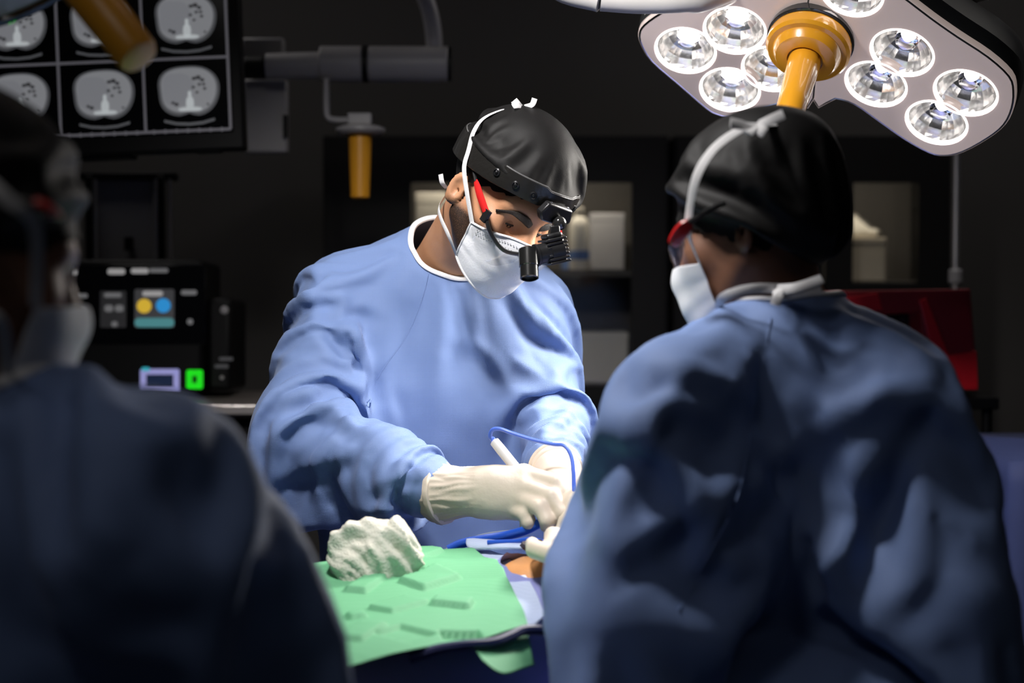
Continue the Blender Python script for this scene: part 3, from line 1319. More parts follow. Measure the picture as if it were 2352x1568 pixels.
# left hand of the surgeon, mostly behind the first
l0, l1 = P(1276, 1076, 2.665), P(1290, 1105, 2.615)
palm = [
    (l1, P(1315, 1125, 2.575), .034, .030),
    (P(1300, 1115, 2.59), P(1330, 1145, 2.53), .026, .016), (P(1295, 1115, 2.59), P(1318, 1155, 2.53), .026, .016),
    (P(1290, 1120, 2.59), P(1308, 1165, 2.53), .024, .0155), (P(1300, 1110, 2.60), P(1345, 1130, 2.55), .022, .016),
]
fingers = [
    [(P(1330, 1145, 2.53), .0145), (P(1330, 1195, 2.50), .0120), (P(1318, 1225, 2.49), .0105), (P(1305, 1240, 2.49), .0092)],
    [(P(1318, 1155, 2.53), .0145), (P(1312, 1200, 2.49), .0120), (P(1298, 1225, 2.48), .0105), (P(1287, 1236, 2.48), .0092)],
    [(P(1308, 1165, 2.53), .0140), (P(1300, 1200, 2.505), .0118), (P(1290, 1220, 2.50), .0102), (P(1281, 1232, 2.50), .0090)],
    [(P(1345, 1130, 2.55), .0135), (P(1350, 1175, 2.52), .0112), (P(1342, 1205, 2.51), .0100), (P(1332, 1222, 2.51), .0086)],
    [(P(1290, 1112, 2.62), .0160), (P(1262, 1150, 2.60), .0130), (P(1268, 1190, 2.575), .0115), (P(1276, 1215, 2.56), .0098)],
]
hv, hq = hand_mesh([(l0, l1, .040, .036)], palm, fingers)
glove_l = make('glove', hv, hq, M_glove, person_a)
for k, (t, r) in enumerate(((-.004, .0425), (.012, .0405))):
    mb = MB()
    mb.lathe(l0 + unit(l1 - l0) * t, l1 - l0, [(r - .003, -.004), (r, -.002), (r + .001, 0), (r, .002), (r - .003, .004)], 40)
    mb.build('cuff_bead', M_glove, glove_l)

# electrosurgical pencil held in the right hand, and its blue cable
M_pen = mat('pencil_ivory', (0.86, 0.82, 0.80), 0.35, bump=.03)
M_cable = mat('cable_blue', (0.10, 0.20, 0.80), 0.3, coat=.3)
M_steel = mat('steel', (0.6, 0.6, 0.62), 0.25, metal=1.0)
p0, p1 = P(1134, 1012, 2.612), P(1290, 1205, 2.545)
pen = thing('cautery_pencil', 'ivory cautery pencil with a blue cable in the gloved right hand', 'surgical tool', p0)
pl = float(np.linalg.norm(p1 - p0))
mb = MB()
mb.lathe(p0, p1 - p0, [(.004, 0), (.0075, .002), (.0080, .02), (.0078, .10), (.0066, pl - .02), (.003, pl)], 20)
mb.build('handle', M_pen, pen)
mb = MB()
mb.cyl(p1, p1 + unit(p1 - p0) * .03, .0014, .0008, 8)
mb.build('tip', M_steel, pen)
mb = MB()
mb.lathe(p0 - unit(p1 - p0) * .006, p1 - p0, [(.0032, 0), (.0045, .002), (.0045, .008)], 12)
mb.build('strain_relief', M_cable, pen)
cab = curve([p0, P(1126, 1004, 2.61), P(1130, 988, 2.605), P(1148, 985, 2.60), P(1180, 996, 2.59), P(1225, 1010, 2.575), P(1270, 1020, 2.56), P(1297, 1024, 2.55), P(1312, 1048, 2.54), P(1317, 1085, 2.53), P(1319, 1132, 2.52), P(1330, 1200, 2.50), P(1335, 1270, 2.47)], 8)
mb = MB()
mb.tube(cab, .0031, seg=10)
mb.build('cable', M_cable, pen)
# ---- legs, shoes and gown skirt (below the frame, so that everyone stands on the floor)
M_shoe = mat('clog_white', (0.5, 0.5, 0.5), 0.5)


def lower(person, c, face, gown_mat, ztop=.95, rx=.20, ry=.17, width=.2):
    f = unit(np.array([face[0], face[1], 0.0]))
    r = np.array([f[1], -f[0], 0.0])
    c = np.array([c[0], c[1], 0.0])
    V, F = [], []
    N = 40
    rows = [(ztop, .92), (ztop - .2, 1.0), (.55, 1.03), (.34, 1.06)]
    for z, k in rows:
        for i in range(N):
            a = 2 * math.pi * i / N
            w = 1 + .05 * math.sin(7 * a) * (ztop - z)
            V.append(c + r * rx * k * w * math.cos(a) + f * ry * k * w * math.sin(a) + np.array([0, 0, z]))
    for j in range(len(rows) - 1):
        for i in range(N):
            i2 = (i + 1) % N
            F.append((j * N + i, (j + 1) * N + i, (j + 1) * N + i2, j * N + i2))
    o = make('gown_skirt', V, F, gown_mat, person)
    for s in (-1, 1):
        mb = MB()
        h = c + r * s * width * .5
        mb.tube([h + [0, 0, ztop], h + [0, 0, .5], h + [0, 0, .06]], [.085, .065, .055], seg=16)
        mb.build('trouser_leg', M_trouser, person)
        mb = MB()
        t = h + f * .05
        mb.tube([t - f * .13 + [0, 0, .045], t - f * .08 + [0, 0, .052], t + [0, 0, .050], t + f * .09 + [0, 0, .040], t + f * .14 + [0, 0, .030]], [.03, .045, .048, .046, .028], seg=14, flat=.95)
        for i, v in enumerate(mb.V):
            v[2] = max(v[2], 0.0)
        mb.build('shoe', M_shoe, person)


lower(person_a, (P(1050, 784, 3.0)[0], 3.02), (0.1, -1), M_gown)


def bag_rest(segs, base):
    def rest(a, b):
        m = (a + b) / 2
        d = b - a
        d = d / (np.linalg.norm(d, axis=1)[:, None] + 1e-9)
        s = np.full(len(a), base)
        for p0, p1, kx, kc in segs:
            w = cone(m, p0, p1, 0, 0) < .11
            c = np.abs(d @ unit(p1 - p0))
            s[w] = np.maximum(s[w], 1 + kc + kx * c[w])
        return s
    return rest


def cutter(nk, nr, wrists):
    def cut(C):
        k = near(C, nk[0], nk[1], nr)
        for w, e in wrists:
            k |= ((C - w) @ unit(w - e) > .012) & near(C, w, w, .12)
        return k
    return cut


def pinner(nk, nr, wrists, z):
    def pin(V):
        k = near(V, nk[0], nk[1], nr) | (V[:, 2] < z)
        for w, e in wrists:
            k |= ((V - w) @ unit(w - e) > -.02) & near(V, w, w, .12)
        return k
    return pin


# ---- assistant on the right, seen from behind
B_sl, B_el, B_wl = P(1548, 915, 2.07), P(1432, 1430, 2.00), P(1338, 1292, 2.28)
B_sr, B_er, B_wr = P(2035, 910, 2.13), P(2215, 1400, 2.05), P(2110, 1450, 2.32)
B_nk = (P(1755, 580, 2.2), P(1800, 740, 2.22))
B_body = [
    (P(1640, 960, 2.17), P(1950, 950, 2.20), .108, .108), (P(1690, 1150, 2.19), P(1960, 1150, 2.21), .115, .115),
    (P(1710, 1380, 2.2), P(1950, 1380, 2.22), .115, .115), (P(1710, 1700, 2.09), P(1960, 1700, 2.09), .12, .12),
    (B_nk[1], P(1810, 860, 2.22), .07, .10),
    (P(1790, 790, 2.18), B_sl, .058, .060), (P(1830, 790, 2.2), B_sr, .058, .060),
    (B_sl, B_el, .062, .056), (B_el, B_wl, .056, .036), (B_sr, B_er, .066, .056), (B_er, B_wr, .056, .036),
]
B_garm = [
    (P(1640, 960, 2.17), P(1950, 950, 2.20), .130, .128), (P(1680, 1180, 2.19), P(1970, 1180, 2.21), .148, .148),
    (P(1700, 1400, 2.2), P(1960, 1400, 2.22), .155, .155), (P(1700, 1720, 2.09), P(1970, 1720, 2.09), .15, .15),
    (B_nk[1], P(1810, 860, 2.22), .082, .11),
    (P(1790, 790, 2.18), B_sl, .070, .076), (P(1830, 790, 2.2), B_sr, .070, .078),
    (B_sl, B_el, .078, .072), (B_el, B_wl, .076, .044), (B_sr, B_er, .088, .078), (B_er, B_wr, .080, .044),
]
B_wrs = ((B_wl, B_el), (B_wr, B_er))
bx_, bq_ = gown_mesh(B_body, B_garm, np.array([.0, 1.75, .78]), np.array([.80, 2.55, 1.50]), .0155, .80, cutter(B_nk, .082, B_wrs),
                     pinner(B_nk, .10, B_wrs, .825), bag_rest([(B_sl, B_el, .30, .06), (B_el, B_wl, .2, .05), (B_sr, B_er, .30, .06)], 1.09),
                     steps=55, iters=12, g=3.0, bend=.12, seed=.03)
B_folds = [
    ([(2125, 924), (2048, 1054), (1977, 1232), (1930, 1397)], .036, .018),
    ([(1741, 975), (1812, 1113), (1883, 1291), (1918, 1380)], .034, .014),
    ([(1752, 735), (1723, 948), (1705, 1113), (1634, 1279), (1575, 1368)], .026, .009),
    ([(1545, 930), (1475, 1090), (1430, 1280)], .036, .010),
    ([(1634, 1167), (1540, 1232), (1439, 1297)], .034, .014),
    ([(1900, 1000), (1990, 960), (2080, 900)], .032, .012),
    ([(1700, 1440), (1800, 1500), (1900, 1520)], .03, .012),
    ([(1490, 860), (1600, 870), (1690, 930)], .03, .010),
]
bx_ = add_folds(bx_, bq_, B_folds)
person_b = thing('person', 'assistant in a blue gown seen from behind on the right, under the lit lamp', 'person', (P(1820, 784, 2.2)[0], 2.2, 0))
gown_b = make('gown', bx_, bq_, M_gown, person_b)
subsurf(gown_b, 1)
collar(bx_, bq_, B_nk[1], M_trim, gown_b, .0065)
HB = Head(P(1735, 515, 2.2), CV(-.82, -.22, .52), CV(-.53, .05, -.85))
bv, bq = body_head(HB, P(1755, 580, 2.2), P(1800, 740, 2.22), [(P(1720, 900, 2.18), P(1900, 900, 2.2), .08, .08)], h=.0055)
body_b = make('body', bv, bq, M_dskin, person_b)
cx, cq = make_cap(HB, (.0, -.022, .040), (.106, .128, .118), (-.028, .56, 0), .010, puff=1.07, gravity=1.5, steps=50, shrink=.026, seedamp=.016, gather=.10)
cap_b = make('surgical_cap', cx, cq, M_cap, person_b)
subsurf(cap_b, 1)
mask_b, MGB = make_mask(HB, 'face_mask', M_mask, person_b, m_top, m_bot, nu=33, nv=19)
NBK = CV(-.4, .3, -.85)
ribbon('upper_strap', [MGB[32, 0] if np.dot(MGB[32, 0] - MGB[0, 0], HB.L) > 0 else MGB[0, 0], P(1582, 540, 2.10), P(1584, 480, 2.085), P(1600, 405, 2.07), P(1636, 345, 2.075), P(1690, 303, 2.09), P(1735, 288, 2.10), P(1800, 285, 2.14), P(1850, 305, 2.16), P(1885, 335, 2.17)],
       .0135, .002, M_strap, mask_b, [CV(-.8, 0, -.6)] * 3 + [CV(-.5, .4, -.7)] * 2 + [CV(0, .8, -.6)] * 3 + [CV(.5, .6, -.5)] * 2)
for kp in ([P(1738, 290, 2.09), P(1710, 288, 2.075), P(1678, 282, 2.07)], [P(1742, 288, 2.09), P(1768, 276, 2.075), P(1800, 262, 2.07)],
           [P(1740, 290, 2.09), P(1748, 300, 2.065), P(1758, 305, 2.06)], [P(1735, 290, 2.09), P(1722, 302, 2.065), P(1716, 306, 2.06)]):
    ribbon('strap_tail', kp, .014, .003, M_strap, mask_b, [NBK] * 3)
lc = MGB[32, 18] if np.dot(MGB[32, 0] - MGB[0, 0], HB.L) > 0 else MGB[0, 18]
ribbon('lower_strap', [lc, P(1660, 684, 2.11), P(1720, 664, 2.10), P(1785, 662, 2.11), P(1840, 662, 2.14)], .0125, .002, M_strap, mask_b, [CV(-.3, 0, -.95)] * 5)
for kp in ([P(1785, 664, 2.105), P(1830, 660, 2.09), P(1888, 640, 2.09)], [P(1785, 664, 2.105), P(1786, 680, 2.09), P(1780, 700, 2.09)], [P(1785, 664, 2.105), P(1840, 668, 2.09), P(1885, 660, 2.09)]):
    ribbon('strap_tail', kp, .013, .003, M_strap, mask_b, [NBK] * 3)
mb = MB()
mb.tube(curve([P(1665, 466, 2.085), P(1625, 484, 2.08), P(1580, 512, 2.085)], 5), .0035, seg=8)
gb = mb.build('safety_glasses', M_blk, person_b, label='safety glasses with a red temple end')
mb = MB()
mb.tube(curve([P(1584, 511, 2.085), P(1566, 530, 2.09), P(1544, 562, 2.10)], 5), [.006, .007, .0085, .0095, .010, .010, .010, .0095, .009, .008, .006], seg=10, flat=.6)
mb.build('temple', M_red, gb)
mb = MB()
V, F = [], []
for k in range(7):
    a = k / 6
    V += [HB.w(.075 - .15 * a, .075 + .05 * math.sin(math.pi * a), -.005), HB.w(.07 - .14 * a, .068 + .05 * math.sin(math.pi * a), -.045)]
for k in range(6):
    F.append((2 * k, 2 * k + 1, 2 * k + 3, 2 * k + 2))
mb.add(V, F).build('lens', M_clear, gb)
# gloves of the right-hand assistant
for (w, e, tip) in ((B_wl, B_el, P(1306, 1238, 2.43)), (B_wr, B_er, P(2080, 1420, 2.5))):
    d = unit(tip - w)
    sd = unit(np.cross(d, [0, 0, 1]))
    pm = w + d * .085
    fl = float(np.linalg.norm(tip - w))
    fingers = []
    for k, (o, l) in enumerate(((-.032, .93), (-.011, 1.0), (.011, .96), (.031, .86))):
        b0 = pm + sd * o
        t1 = w + d * fl * l + sd * o * .7
        m1 = (b0 + t1) / 2 + np.array([0, 0, .014])
        fingers.append([(b0, .0125), (m1, .0115), (t1, .0092)])
    fingers.append([(w + d * .04 - sd * .03, .015), (w + d * .085 - sd * .055, .0125), (w + d * .125 - sd * .055, .010)])
    hv, hq = hand_mesh([(w - d * .015, w + d * .02, .046, .040)], [(w + d * .02, pm - sd * .028, .030, .0155), (w + d * .02, pm - sd * .008, .030, .0165), (w + d * .02, pm + sd * .012, .030, .0165), (w + d * .02, pm + sd * .030, .028, .0145)], fingers, h=.0035)
    make('glove', hv, hq, M_glove, person_b)
lower(person_b, (P(1820, 784, 2.12)[0], 2.0), (-.3, 1), M_gown, ztop=.88, ry=.15)

# ---- assistant at the left edge
C_sr, C_er, C_wr = P(335, 1115, 1.46), P(585, 1510, 1.52), P(620, 1640, 1.78)
C_sl, C_el, C_wl = P(-250, 1080, 1.74), P(-260, 1600, 1.80), P(-40, 1620, 1.98)
C_nk = (P(-95, 650, 1.5), P(-70, 900, 1.53))
C_body = [
    (P(-130, 1180, 1.60), P(160, 1190, 1.52), .105, .105), (P(-120, 1420, 1.62), P(120, 1420, 1.55), .115, .115), (P(-120, 1900, 1.65), P(120, 1900, 1.58), .13, .13),
    (C_nk[1], P(-20, 1100, 1.55), .07, .10), (P(-40, 1000, 1.54), C_sr, .056, .062), (P(-90, 1000, 1.58), C_sl, .056, .062),
    (C_sr, C_er, .068, .060), (C_er, C_wr, .058, .038), (C_sl, C_el, .066, .056), (C_el, C_wl, .056, .036),
]
C_garm = [
    (P(-130, 1190, 1.60), P(160, 1200, 1.52), .130, .130), (P(-120, 1450, 1.62), P(120, 1450, 1.55), .145, .145), (P(-120, 1900, 1.65), P(120, 1900, 1.58), .17, .17),
    (C_nk[1], P(-20, 1100, 1.55), .082, .11), (P(-40, 1000, 1.54), C_sr, .070, .080), (P(-90, 1000, 1.58), C_sl, .068, .078),
    (C_sr, C_er, .088, .080), (C_er, C_wr, .080, .046), (C_sl, C_el, .086, .078), (C_el, C_wl, .078, .046),
]
C_wrs = ((C_wr, C_er), (C_wl, C_el))
gx_, gq_ = gown_mesh(C_body, C_garm, np.array([-.80, 1.2, .85]), np.array([-.10, 2.15, 1.42]), .0165, .87, cutter(C_nk, .085, C_wrs),
                     pinner(C_nk, .105, C_wrs, .895), bag_rest([(C_sr, C_er, .30, .07), (C_sl, C_el, .2, .05)], 1.09), steps=50, iters=12, g=3.0, bend=.12, seed=.02)
person_c = thing('person', 'assistant in a shadowed blue gown at the left edge of the frame', 'person', (P(0, 784, 1.6)[0], 1.6, 0))
gown_c = make('gown', gx_, gq_, M_gown, person_c)
subsurf(gown_c, 1)
collar(gx_, gq_, C_nk[1], M_trim, gown_c, .008)
HC = Head(P(-95, 565, 1.5), CV(.82, -.18, .55), CV(-.55, 0, .83))
bv, bq = body_head(HC, P(-110, 650, 1.5), P(-75, 920, 1.53), [(P(-80, 1150, 1.58), P(100, 1150, 1.53), .08, .08)], h=.006)
make('body', bv, bq, M_dskin, person_c)
cx, cq = make_cap(HC, (.0, -.022, .040), (.106, .128, .116), (-.016, .46, 0), .011, puff=1.07, gravity=1.5, steps=40, shrink=.026, seedamp=.016, gather=.10)
cap_c = make('surgical_cap', cx, cq, M_cap, person_c)
subsurf(cap_c, 1)
mask_c, MGC = make_mask(HC, 'face_mask', M_mask, person_c, m_top, m_bot, nu=33, nv=19)
ci = 0 if np.dot(MGC[0, 0] - MGC[32, 0], HC.L) < 0 else 32
ribbon('upper_strap', [MGC[ci, 0], P(80, 520, 1.40), P(20, 460, 1.375), P(-60, 390, 1.37), P(-160, 320, 1.39)], .013, .002, M_strap, mask_c, [CV(0, .3, -.95)] * 5)
ribbon('lower_strap', [MGC[ci, 18], P(0, 740, 1.42), P(-80, 720, 1.41), P(-180, 720, 1.44)], .013, .002, M_strap, mask_c, [CV(0, .2, -.95)] * 4)
mb = MB()
mb.tube(curve([P(-60, 440, 1.385), P(10, 455, 1.38), P(80, 470, 1.39)], 5), .0035, seg=8)
gc = mb.build('safety_glasses', M_blk, person_c, label='safety glasses with a red temple end')
mb = MB()
mb.tube(curve([P(78, 462, 1.392), P(105, 475, 1.395), P(135, 495, 1.41)], 5), [.006, .007, .0075, .008, .008, .008, .008, .0075, .007, .006, .005], seg=10, flat=.6)
mb.build('temple', M_red, gc)
lower(person_c, (P(0, 784, 1.6)[0], 1.48), (.5, 1), M_gown, ztop=.95)
for (w, e) in ((C_wr, C_er), (C_wl, C_el)):
    d = unit(unit(w - e) + np.array([.4, .6, 0]))
    sd = unit(np.cross(d, [0, 0, 1]))
    pm = w + d * .085
    fingers = [[(pm + sd * o, .0125), (pm + sd * o + d * .045 - [0, 0, .012], .0112), (pm + sd * o * .8 + d * (.075 + l) - [0, 0, .035], .009)] for o, l in ((-.032, 0), (-.011, .012), (.011, .008), (.031, -.008))]
    fingers.append([(w + d * .04 - sd * .03, .015), (w + d * .085 - sd * .05, .0125), (w + d * .12 - sd * .05 - [0, 0, .015], .010)])
    hv, hq = hand_mesh([(w - d * .015, w + d * .02, .046, .040)], [(w + d * .02, pm + sd * o, .030, .0155) for o in (-.028, -.008, .012, .030)], fingers, h=.004)
    make('glove', hv, hq, M_glove, person_c)

seam(bx_, bq_, [(1770, 730), (1750, 850), (1725, 1000), (1690, 1150), (1620, 1290), (1560, 1400)], gown_b, M_gown, .0013)
# ------------------------------------------------------------------ operating table, patient, drapes
M_drape = mat('drape_periwinkle', (0.27, 0.29, 0.62), 0.75, color2=(0.24, 0.26, 0.57), nscale=12, weave=.3, bump=.2, bscale=25)
M_green = mat('drape_green', (0.13, 0.40, 0.21), 0.7, color2=(0.115, 0.37, 0.19), nscale=15, weave=.25, bump=.15, bscale=30)
M_pale = mat('towel_pale_blue', (0.52, 0.60, 0.80), 0.8, color2=(0.47, 0.55, 0.76), nscale=20, weave=.5)
M_pskin = mat('iodine_skin', (0.72, 0.34, 0.13), 0.4, color2=(0.66, 0.29, 0.10), nscale=50, bump=.1, bscale=300)
M_pad = mat('table_pad_black', (0.015, 0.015, 0.016), 0.5)
M_tsteel = mat('table_steel', (0.5, 0.5, 0.52), 0.3, metal=1.0)

TX = unit(np.array([.86, .51, 0]))
TY = np.array([-TX[1], TX[0], 0])
TC = np.array([-.06, 2.30, 0])
table = thing('operating_table', 'steel operating table with a black pad hidden under the drapes', 'table', TC)
MB().box(TC + [0, 0, .80], TX * .80, TY * .23, np.array([0, 0, .035])).build('pad', M_pad, table, bev=.015)
MB().box(TC + [0, 0, .745], TX * .78, TY * .22, np.array([0, 0, .02])).build('table_top', M_tsteel, table, bev=.005)
MB().box(TC + [0, 0, .40], TX * .13, TY * .10, np.array([0, 0, .325])).build('column', M_tsteel, table, bev=.01)
MB().box(TC + [0, 0, .05], TX * .45, TY * .20, np.array([0, 0, .05])).build('base', M_tsteel, table, bev=.02)

# patient under the drapes
site = P(1252, 1268, 2.42)
pt = lambda a, b, z: TC + TX * a + TY * b + np.array([0, 0, z])
pat = [(pt(-.30, 0, .91), pt(.30, 0, .91), .070, .070), (pt(-.30, .07, .90), pt(.30, .07, .90), .062, .062), (pt(-.30, -.07, .90), pt(.30, -.07, .90), .062, .062),
       (pt(.30, .08, .90), pt(.75, .08, .89), .07, .05), (pt(.30, -.08, .90), pt(.75, -.08, .89), .07, .05), (pt(-.42, 0, .90), pt(-.48, 0, .92), .05, .05),
       (pt(-.58, 0, .93), pt(-.62, 0, .93), .085, .075),
       (site - [.02, -.02, .07], site + [.05, .0, -.055], .062, .062)]
pf = lambda p: union(p, pat, .05)
lo, hi = np.array([-.80, 1.75, .78]), np.array([.80, 2.90, 1.12])
v, q = surfnets(pf, lo, hi, .013)
patient = thing('person', 'patient lying on the table, a strip of orange washed skin at the incision', 'person', TC + [0, 0, .835])
make('body', lap_smooth(v, q, 2), q, M_pskin, patient)

# big periwinkle drape over patient and table
drp = pat + [(pt(-.72, -.20, .84), pt(.78, -.20, .84), .045, .045), (pt(-.72, .20, .84), pt(.78, .20, .84), .045, .045),
             (pt(-.72, -.235, .60), pt(.78, -.235, .60), .05, .05), (pt(-.72, .235, .60), pt(.78, .235, .60), .05, .05), (pt(-.72, 0, .84), pt(.78, 0, .84), .045, .045),
             (pt(-.72, -.225, .72), pt(.78, -.225, .72), .05, .05), (pt(-.72, .225, .72), pt(.78, .225, .72), .05, .05)]


def dfun(p):
    return union(p, drp, .05) - .012 - .006 * np.sin(p[:, 0] * 26 + 2 * np.sin(p[:, 1] * 9)) * np.clip((.9 - p[:, 2]) * 6, 0, 1)


v, q = surfnets(dfun, np.array([-.98, 1.45, .55]), np.array([.98, 3.15, 1.15]), .016)
C = v[q].mean(1)
win = (np.linalg.norm((C - (site + [.005, .005, 0]))[:, :2] * [1, 1.0], axis=1) < .060) & (C[:, 2] > .97)
q = q[(C[:, 2] > .58) & ~win]
v, q = prune(v, q)
v = lap_smooth(v, q, 2)
v += np.array([noise.noise_vector(Vector(p * 7.0)) for p in v]) * .006
drape = make('surgical_drape', v, q, M_drape)
tag(drape, 'periwinkle blue drape spread over the patient and table around the incision', 'drape')
subsurf(drape, 1)


def coons(c0, c1, c2, c3, nu, nv):
    """grid between a far edge (c0: left->right), right edge (c1: far->near), near edge (c2: left->right), left edge (c3: far->near)"""
    def samp(c, n):
        c = np.array(curve(c, 10))
        L = np.r_[0, np.cumsum(np.linalg.norm(np.diff(c, axis=0), axis=1))]
        t = np.linspace(0, L[-1], n)
        return np.stack([np.interp(t, L, c[:, k]) for k in range(3)], 1)
    T, R, B, Lf = samp(c0, nu), samp(c1, nv), samp(c2, nu), samp(c3, nv)
    u = np.linspace(0, 1, nu)[:, None, None]
    w = np.linspace(0, 1, nv)[None, :, None]
    G = (1 - w) * T[:, None] + w * B[:, None] + (1 - u) * Lf[None] + u * R[None]
    G -= (1 - u) * (1 - w) * T[0] + u * (1 - w) * T[-1] + (1 - u) * w * B[0] + u * w * B[-1]
    F = [(i * nv + j, i * nv + j + 1, (i + 1) * nv + j + 1, (i + 1) * nv + j) for i in range(nu - 1) for j in range(nv - 1)]
    return G, F


def onplane(px, py, z):
    d = P(px, py, 1.0) - CAMLOC
    return CAMLOC + d * ((z - CAMLOC[2]) / d[2])


# green towel with the outlines of instruments beneath it
G, F = coons([P(560, 1335, 2.40), P(735, 1300, 2.44), P(860, 1275, 2.49), P(960, 1266, 2.52), P(1088, 1262, 2.53)],
             [P(1088, 1262, 2.53), P(1150, 1308, 2.42), P(1195, 1388, 2.24), P(1212, 1434, 2.14)],
             [P(560, 1605, 1.86), P(800, 1530, 1.95), P(1000, 1482, 2.04), P(1120, 1462, 2.09), P(1212, 1434, 2.14)],
             [P(560, 1335, 2.40), P(560, 1450, 2.15), P(560, 1605, 1.86)], 150, 110)
shape = G.shape[:2]
G = G.reshape(-1, 3)
G[:, 2] += .006 * np.array([noise.noise(Vector((p[0] * 9, p[1] * 9, 0))) for p in G])
# soft ridge along the patient's side
far = np.clip((G[:, 1] - 2.36 - .1 * G[:, 0]) / .12, 0, 1)
G[:, 2] += .008 * np.sin(far * math.pi)


def bar(px0, py0, px1, py1, wid, hgt, soft=.004):
    a, b = onplane(px0, py0, 1.012), onplane(px1, py1, 1.012)
    t = (b - a)[:2]
    L = np.linalg.norm(t)
    t = t / L
    n = np.array([-t[1], t[0]])
    dlt = G[:, :2] - ((a + b) / 2)[:2]
    x, y = np.abs(dlt @ t) - L / 2, np.abs(dlt @ n) - wid / 2
    m = np.clip(-np.maximum(x, y) / soft + .5, 0, 1)
    G[:, 2] += hgt * (m * m * (3 - 2 * m))


for a in ((815, 1372, 912, 1328, .030, .007), (918, 1322, 996, 1300, .035, .006), (945, 1360, 1028, 1340, .045, .008), (873, 1402, 960, 1384, .045, .006),
          (995, 1386, 1083, 1388, .040, .008), (1015, 1444, 1106, 1440, .050, -.010), (890, 1438, 975, 1450, .055, -.006), (800, 1412, 838, 1410, .03, .006), (800, 1440, 860, 1445, .07, .005)):
    bar(*a)
for k in range(3):                           # soft wide undulation
    pass
towel = make('green_towel', G, F, M_green)
tag(towel, 'green surgical towel over the patient with instrument outlines showing through', 'drape')
sm = towel.modifiers.new('solidify', 'SOLIDIFY')
sm.thickness = .0015
sm.offset = 1

# lower corner of a second green sheet
G2, F2 = coons([P(1085, 1484, 2.05), P(1150, 1468, 2.09), P(1212, 1450, 2.12)], [P(1212, 1450, 2.12), P(1220, 1490, 2.10), P(1228, 1530, 2.09)],
               [P(1110, 1515, 2.02), P(1160, 1545, 2.03), P(1228, 1530, 2.09)], [P(1085, 1484, 2.05), P(1098, 1500, 2.035), P(1110, 1515, 2.02)], 24, 16)
G2 = G2.reshape(-1, 3)
G2[:, 1] += .006 * np.sin(G2[:, 0] * 90)
corner = make('green_sheet', G2, F2, M_green)
tag(corner, 'hanging corner of a second green sheet below the navy cord', 'drape')
sm = corner.modifiers.new('solidify', 'SOLIDIFY')
sm.thickness = .0015

# pale blue towel between the green towel and the arm
G3, F3 = coons([P(1068, 1258, 2.55), P(1110, 1258, 2.54), P(1162, 1268, 2.50)], [P(1162, 1268, 2.50), P(1215, 1330, 2.37), P(1252, 1405, 2.22)],
               [P(1180, 1440, 2.13), P(1225, 1428, 2.17), P(1252, 1405, 2.22)], [P(1068, 1258, 2.55), P(1130, 1320, 2.40), P(1180, 1440, 2.13)], 40, 50)
G3 = G3.reshape(-1, 3)
G3[:, 2] += .004 * np.array([noise.noise(Vector((p[0] * 22, p[1] * 12, 1))) for p in G3]) - .003
towel2 = make('pale_towel', G3, F3, M_pale)
tag(towel2, 'pale blue towel edging the green towel beside the incision', 'drape')
sm = towel2.modifiers.new('solidify', 'SOLIDIFY')
sm.thickness = .002

# folded pale towel end by the incision
G4, F4 = coons([P(1072, 1234, 2.56), P(1150, 1240, 2.53), P(1230, 1246, 2.50), P(1285, 1240, 2.47)], [P(1285, 1240, 2.47), P(1285, 1244, 2.465), P(1285, 1250, 2.46)],
               [P(1078, 1262, 2.53), P(1150, 1258, 2.50), P(1230, 1256, 2.47), P(1285, 1250, 2.46)], [P(1072, 1234, 2.56), P(1070, 1248, 2.54), P(1078, 1262, 2.53)], 40, 8)
G4 = G4.reshape(-1, 3)
fold = make('folded_towel', G4, F4, M_pale)
tag(fold, 'folded pale blue towel edge along the far side of the incision', 'drape')
sm = fold.modifiers.new('solidify', 'SOLIDIFY')
sm.thickness = .004

# gauze wad
M_gauze = mat('gauze_cream', (0.78, 0.76, 0.66), 0.95, color2=(0.70, 0.69, 0.58), nscale=90, bump=.5, bscale=260)
gc = P(852, 1292, 2.40)
rng = np.random.RandomState(5)
bl = []
for px, py, dd, r in ((850, 1300, 2.40, .052), (815, 1320, 2.39, .034), (880, 1290, 2.40, .040), (860, 1262, 2.42, .034), (905, 1265, 2.41, .026), (915, 1295, 2.40, .022), (830, 1340, 2.38, .024), (812, 1285, 2.40, .026), (880, 1330, 2.38, .022)):
    bl.append((P(px, py, dd), P(px + rng.uniform(-8, 8), py, dd), r, r * .9))
for path, r in (([(790, 1236), (815, 1222), (845, 1222), (870, 1232)], .010), ([(880, 1226), (905, 1212), (912, 1225), (900, 1240)], .009), ([(915, 1240), (938, 1245), (940, 1265), (930, 1285)], .011),
                ([(785, 1238), (780, 1250), (800, 1262)], .008), ([(850, 1235), (885, 1250), (915, 1252), (935, 1290), (925, 1320)], .013), ([(780, 1290), (800, 1340), (840, 1362), (880, 1345)], .012)):
    pp = [P(x, y, 2.385) for x, y in path]
    bl += [(pp[i], pp[i + 1], r, r) for i in range(len(pp) - 1)]
v, q = surfnets(lambda p: union(p, bl, .012), gc - .13, gc + .13, .0035)
v = lap_smooth(v, q, 1)
nn = v - gc
nn /= np.linalg.norm(nn, axis=1)[:, None]
ga, gb_, gcx = unit([1, .2, .7]), unit([-.3, 1, .1]), unit([-.6, -.2, 1])
for p_i, (fa, am) in enumerate(((55, .0075), (95, .003))):
    wv = np.array([noise.noise(Vector(((p @ ga) * fa + 1.5 * noise.noise(Vector(p * 14)), (p @ gb_) * 13 + 7 * p_i, (p @ gcx) * 13))) for p in v])
    v += nn * (am * (.6 - 2.2 * np.abs(wv)))[:, None]
